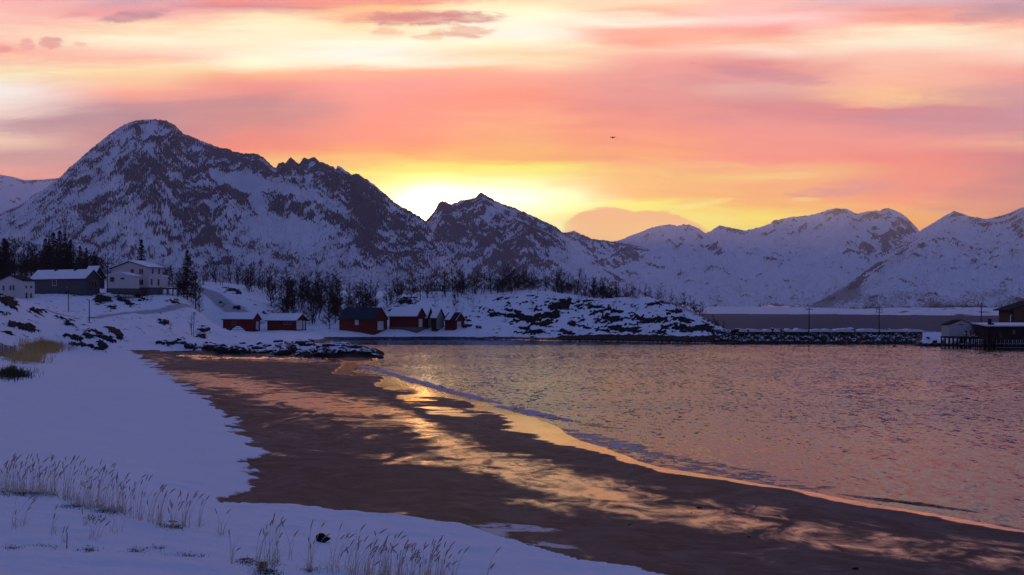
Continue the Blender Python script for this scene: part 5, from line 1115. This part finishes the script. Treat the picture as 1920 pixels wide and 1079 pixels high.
# ------------------------------------------------------------------ trees
def birch(seed, h_=9.0, dense=1.0, multi=1):
    r_ = random.Random(seed); tk = MB(); cr = MB(); segs = []
    def twig(p, d, L, w_):
        sd_ = d.cross(Vector((r_.uniform(-1, 1), r_.uniform(-1, 1), r_.uniform(-1, 1)))); sd_ = sd_.normalized() * w_ if sd_.length > 1e-4 else Vector((w_, 0, 0))
        e = p + d * L + Vector((0, 0, r_.uniform(-.02, .06))) * L; cr.face([p - sd_, p + sd_, e])
    for mth in range(multi):
        lean = Vector((r_.uniform(-.16, .16), r_.uniform(-.16, .16), 1)); base = Vector((r_.uniform(-.3, .3), r_.uniform(-.3, .3), -.5)) if multi > 1 else Vector((0, 0, -.5))
        hh_ = h_ * r_.uniform(.8, 1); pts = []; off = Vector((0, 0, 0))
        for k in range(7):
            u = k / 6; off += Vector((r_.uniform(-.12, .12), r_.uniform(-.12, .12), 0)); pts.append(base + Vector((lean.x * hh_ * u, lean.y * hh_ * u, (hh_ + .5) * u)) + off)
        tk.tube(pts, [.11 * (1 - .85 * k / 6) * h_ / 9 + .012 for k in range(7)], 5)
        nb = int(17 * dense)
        for i in range(nb):
            u = r_.uniform(.10, .97); k = min(int(u * 6), 5); p = pts[k].lerp(pts[k + 1], u * 6 - k)
            an = r_.uniform(0, 6.28); upw = r_.uniform(.35, 1.2); d = Vector((math.cos(an), math.sin(an), upw)).normalized()
            L = hh_ * .36 * (1.15 - u * .75) * r_.uniform(.6, 1.1); q = [p]
            for j in range(3): d = (d + Vector((r_.uniform(-.25, .25), r_.uniform(-.25, .25), r_.uniform(-.05, .25)))).normalized(); q.append(q[-1] + d * L / 3)
            tk.tube(q, [.035 * h_ / 9, .024 * h_ / 9, .014 * h_ / 9, .006], 3, 0, False)
            for j in range(int(13 * dense)):
                v = r_.uniform(.15, 1); kk_ = min(int(v * 3), 2); pp = q[kk_].lerp(q[kk_ + 1], v * 3 - kk_)
                dd = (d + Vector((r_.uniform(-.9, .9), r_.uniform(-.9, .9), r_.uniform(-.2, .7)))).normalized(); L2 = L * r_.uniform(.18, .42)
                twig(pp, dd, L2, .026)
                for t_i in range(4):
                    p3 = pp + dd * L2 * r_.uniform(.3, 1); d3 = (dd + Vector((r_.uniform(-1, 1), r_.uniform(-1, 1), r_.uniform(-.5, .6)))).normalized(); twig(p3, d3, L2 * r_.uniform(.4, .8), .019)
    return tk.mesh('trunk', M_BARK), cr.mesh('crown', M_TWIG)
def spruce(seed, h_=12.0, w_=2.9):
    r_ = random.Random(seed); tk = MB(); cr = MB(); tk.tube([(0, 0, -.5), (.05, 0, h_ * .5), (0, 0, h_)], [.17, .1, .02], 6)
    z_ = .8
    while z_ < h_ - .15:
        u = z_ / h_; rad = w_ * (1 - u) ** .85 * r_.uniform(.75, 1.1) + .12; nb = int(9 + 6 * (1 - u))
        for k in range(nb):
            an = r_.uniform(0, 6.28); L = rad * r_.uniform(.65, 1.12); d = Vector((math.cos(an), math.sin(an), 0)); p0 = Vector((0, 0, z_)); tip = p0 + d * L + Vector((0, 0, -.28 * L + .10 * L * L))
            sd_ = Vector((-d.y, d.x, 0)); nseg = 9
            for j in range(nseg):
                v = (j + .5) / nseg; c_ = p0.lerp(tip, v); bw_ = .30 * (1 - v * .6) * (.5 + .5 * min(1, L)) 
                for sgn in (-1, 1):
                    e = c_ + sd_ * sgn * bw_ * r_.uniform(.6, 1.2) + d * .16 + Vector((0, 0, r_.uniform(-.20, .03))); cr.face([c_ - d * .09, c_ + d * .09, e])
                cr.face([c_ - sd_ * .06, c_ + sd_ * .06, c_ + d * .1 + Vector((0, 0, -r_.uniform(.1, .26)))])
        z_ += r_.uniform(.20, .34) * (1.2 - .4 * u)
    return tk.mesh('trunk', M_BARK), cr.mesh('crown', M_NEEDLE)
BI = [birch(k, 9, 1.0) for k in range(5)] + [birch(20 + k, 9, .75, 2) for k in range(3)]
BD = [birch(40 + k, 9, 1.35) for k in range(4)]
SPR = [spruce(k) for k in range(3)]
protos = {}
def tree(px, Y, hgt, var, kindn, label, group, zb=None, sx=1.0):
    nm, lib, base = {'b': ('birch_tree', BI, 9.), 'd': ('birch_tree', BD, 9.), 's': ('spruce_tree', SPR, 12.)}[kindn]
    tk, cr = lib[var % len(lib)]; o = empty(nm, (wx(px, Y), Y, gz(px, Y) if zb is None else zb), rs.uniform(0, 6.28)); s_ = hgt / base; o.scale = (s_ * sx, s_ * sx, s_)
    for nn, me in (('trunk', tk), ('crown', cr)):
        c_ = bpy.data.objects.new(nn, me); col.objects.link(c_); c_.parent = o
    tag(o, label, 'tree', group)
tree(265, 385, 14.5, 0, 's', 'dark spruce rising right behind the cream house', None, zb=wz(548, 385), sx=.95)
tree(351, 352, 12.6, 1, 's', 'tall dark spruce beside the tall utility pole', None, sx=1.0)
tree(617, 345, 8.8, 3, 'd', 'wide spreading bare birch beside the big dark roofed boathouse', None)
tree(361, 262, 4.6, 5, 'b', 'small bare birch alone on the snowy slope above the shore', None)
tree(480, 345, 4.8, 1, 'd', 'small bare birch between the road and the leftmost boathouses', None)
tree(322, 262, 2.4, 2, 'b', 'low bare shrub on the slope left of the small lone birch', None)
cnt = 3
def band(n_, x0, x1, Y0, Y1, h0, h1, label, group, kinds='b', f=None, z=None):
    for i in range(n_):
        px = rs.uniform(x0, x1); Y = rs.uniform(Y0, Y1); k_ = rs.choice(kinds); hq = rs.random(); hgt = (h0 + (h1 - h0) * hq) * (f(px) if f else 1)
        lb = label
        if n_ > 18:
            u_ = (px - x0) / (x1 - x0); dq = (Y - Y0) / (Y1 - Y0)
            lb = ('tall ' if hq > .66 else 'low ' if hq < .33 else 'middling ') + ('front row ' if dq < .33 else 'back row ' if dq > .66 else '') + label.split(' ', 0)[0] + ', ' + ('left end', 'left part', 'middle', 'right part', 'right end')[min(int(u_ * 5), 4)]
            if k_ == 's': lb = lb.replace('tree in', 'spruce in')
        tree(px, Y, hgt, rs.randrange(12), k_, lb, group, sx=rs.uniform(.8, 1.15))
band(56, -25, 190, 388, 440, 9.5, 12.8, 'tree in the dark wood behind the village houses', 'wood behind the village', 'ddds', lambda x: np.interp(x, [0, 100, 150, 180], [1, .98, .85, .65]))
for px, hh_ in ((100, 14), (112, 14.5), (122, 13.5), (85, 12.5), (132, 12)): tree(px, 398, hh_, px, 's', 'dark spruce above the long grey house, ' + {100: 'second from the left', 112: 'tallest in the middle', 122: 'just right of the tallest', 85: 'leftmost of five', 132: 'rightmost of five'}[px], 'spruces in the village wood', sx=1.1)
band(14, 180, 250, 385, 430, 6, 8.5, 'slender bare birch behind the cream house', 'birches behind the cream house', 'b')
band(12, 300, 345, 345, 372, 6, 8.5, 'bushy bare birch between the cream house and the spruce', 'birches by the spruce', 'd')
band(8, 355, 385, 345, 375, 5, 8, 'bushy bare birch right of the tall utility pole', 'birches right of the pole', 'd')
band(22, 380, 505, 392, 440, 5.5, 8.5, 'thin bare birch on the snowy crest above the road', 'birches above the road', 'bbd')
band(70, 505, 695, 352, 415, 8.0, 10.5, 'bare birch in the dense grove above the boathouses', 'grove above the boathouses', 'ddb', lambda x: np.interp(x, [505, 540, 640, 695], [.95, 1.05, 1.0, .8]))
band(24, 695, 880, 372, 392, 5.5, 8, 'bare birch on the slope behind the boathouse row', 'birches behind the boathouse row', 'bd')
band(44, 870, 1180, 376, 392, 5.5, 8.5, 'bare birch on the crest of the rocky headland', 'birches on the headland crest', 'bbd')
band(12, 1100, 1180, 366, 376, 5, 7, 'bare birch on the crest of the rocky headland', 'birches on the headland crest', 'd')
band(12, 1185, 1262, 350, 362, 3, 4.8, 'low bare birch on the falling end of the headland', 'low birches at the headland end', 'b')
band(9, 1268, 1320, 334, 344, 3.2, 4.6, 'bushy low birch on the outer shoulder of the headland', 'bushes on the outer headland shoulder', 'd')
band(4, 1340, 1358, 318, 322, 2.2, 3.4, 'small bush at the root of the breakwater', 'bushes at the root of the breakwater', 'd')
def scrub(name, label, items):
    V_, F_, n0 = [], [], 0
    for (px, Y, hgt, k) in items:
        me = (BI + BD)[k % 12][1]; nv = len(me.vertices); co = np.empty(nv * 3, np.float32); me.vertices.foreach_get('co', co); co = co.reshape(-1, 3)
        tri = np.array([q_.vertices[:3] for q_ in me.polygons], np.int64) if k not in TRI else TRI[k]; TRI[k] = tri
        keep = np.arange(0, len(tri), 1 if hgt > 4 else 2); tr = tri[keep]; idx = tr.ravel(); a = rs.uniform(0, 6.28); s_ = hgt / 9
        c = co[idx] * s_; xx = c[:, 0] * math.cos(a) - c[:, 1] * math.sin(a) + wx(px, Y); yy = c[:, 0] * math.sin(a) + c[:, 1] * math.cos(a) + Y
        V_.append(np.stack([xx, yy, c[:, 2] + gz(px, Y) - .1], 1)); n0 += len(idx)
    V = np.concatenate(V_).astype(np.float32); nt = len(V) // 3; me = bpy.data.meshes.new(name); me.vertices.add(len(V)); me.vertices.foreach_set('co', V.ravel())
    me.loops.add(len(V)); me.loops.foreach_set('vertex_index', np.arange(len(V), dtype=np.int32)); me.polygons.add(nt); me.polygons.foreach_set('loop_start', np.arange(0, len(V), 3, dtype=np.int32)); me.update(calc_edges=True)
    me.materials.append(M_TWIG); o = bpy.data.objects.new(name, me); col.objects.link(o); tag(o, label, None, None, 'stuff')
TRI = {}
scrub('birch_scrub', 'thin birch scrub on the headland and among its crest trees', [(rs.uniform(895, 1180), rs.uniform(345, 374), rs.uniform(1.6, 3.4), rs.randrange(12)) for _ in range(24)] + [(rs.uniform(860, 1185), rs.uniform(374, 394), rs.uniform(4, 7.5), rs.randrange(12)) for _ in range(60)] + [(rs.uniform(1180, 1300), rs.uniform(345, 360), rs.uniform(2, 3.6), rs.randrange(12)) for _ in range(16)])
scrub('birch_scrub', 'thin birch scrub on the slope behind the boathouses', [(rs.uniform(690, 885), rs.uniform(352, 385), rs.uniform(2.5, 6), rs.randrange(12)) for _ in range(34)] + [(rs.uniform(508, 700), rs.uniform(350, 400), rs.uniform(4, 7), rs.randrange(12)) for _ in range(44)])
scrub('birch_scrub', 'dark undergrowth in the wood behind the village', [(rs.uniform(-25, 205), rs.uniform(380, 430), rs.uniform(6, 10), rs.randrange(12)) for _ in range(55)] + [(rs.uniform(205, 505), rs.uniform(385, 440), rs.uniform(3.5, 6.5), rs.randrange(12)) for _ in range(40)])
band(8, 225, 300, 322, 338, 1.6, 2.8, 'scrubby bush on the boulders below the cream house', 'bushes below the cream house', 'b')

# ------------------------------------------------------------------ breaking wave and foam
def wave(name, line, hgt, wid, label, seed, fb=.48):
    a = np.array(line, float); px = np.linspace(a[0, 0], a[-1, 0], 700); py = np.interp(px, a[:, 0], a[:, 1])
    Yc = H * F / (py - HY); Xc = (px - CX) / F * Yc
    tx, ty = np.gradient(Xc), np.gradient(Yc); L = np.hypot(tx, ty); nx_, ny_ = -ty / L, tx / L
    if np.mean(nx_) < 0: nx_, ny_ = -nx_, -ny_
    v = np.linspace(-1, 1, 26); V, I = np.meshgrid(v, np.arange(700), indexing='ij'); along = np.cumsum(L)[I]
    env = np.sin(np.pi * np.linspace(0, 1, 700)) ** .35
    hh_ = hgt * env[I] * (.65 + .6 * fbm(along / 3.5, along * 0, 3, seed)); prof = np.exp(-(V * 2.3) ** 2)
    wd = wid * (.8 + .5 * fbm(along / 5, along * 0 + 9, 2, seed + 1)) * (.3 + .7 * env[I])
    lump = .35 * fbm(along / .5, V * 3, 4, seed + 2)
    X = Xc[I] + nx_[I] * V * wd; Y = Yc[I] + ny_[I] * V * wd; Z = hh_ * prof * (1 + lump) - .03
    wh = np.clip(fb + .9 * fbm(along / 1.2, V * 2.2, 4, seed + 3) + .35 * prof - .35 * (V > .2), 0, 1)
    return grid_mesh(name, X, Y, Z, M_FOAM, {'froth': wh}, kind='stuff', label=label)
M_FOAM, t_, b = mat('surf')
p_ = t_.node('ShaderNodeNewGeometry').outputs['Position']
fx = t_.sstep(t_.m('ADD', t_.attr('froth'), t_.m('MULTIPLY', t_.m('SUBTRACT', t_.noise(p_, 2.5, 5, .7), .5), .9)), .42, .7)
t_.l.new(t_.mix(fx, (.015, .02, .03), (.66, .55, .58)), b.inputs['Base Color']); t_.l.new(t_.mixf(fx, .08, .7), b.inputs['Roughness'])
bump(t_, b, t_.noise(p_, 3.0, 5, .7), .8, .15)
wave('surf', [(672, 684), (700, 693), (735, 703), (760, 711), (800, 722), (850, 737), (900, 749), (940, 757)], .42, 1.3, 'lilac breaking wave rolling along the shore, far part', 1)
wave('surf', [(930, 762), (960, 768), (1000, 776), (1040, 784), (1072, 790)], .34, 1.3, 'foaming head of the breaking wave nearest the camera', 2)
wave('surf', [(1080, 795), (1140, 802), (1190, 806)], .12, .8, 'small dark ripple before the wet sand', 3, .0)
wave('surf', [(1560, 925), (1640, 936), (1740, 948), (1840, 962)], .16, .7, 'low dark wavelet curling near the shore at the right', 4, -.1)

# ------------------------------------------------------------------ air
HZ, t_, b = mat('air_haze'); t_.n.remove(b); out = [k for k in t_.n if k.type == 'OUTPUT_MATERIAL'][0]
v = t_.node('ShaderNodeVolumePrincipled'); v.inputs['Color'].default_value = (.98, .92, .97, 1); v.inputs['Density'].default_value = HAZE; v.inputs['Anisotropy'].default_value = .4
t_.l.new(v.outputs[0], out.inputs['Volume'])
b = MB(); b.box(-9000, 9000, -400, 12500, -5, 1250); o = b.build('haze', HZ); o['kind'] = 'stuff'; o['label'] = 'thin dusk haze over the fjord and mountains'
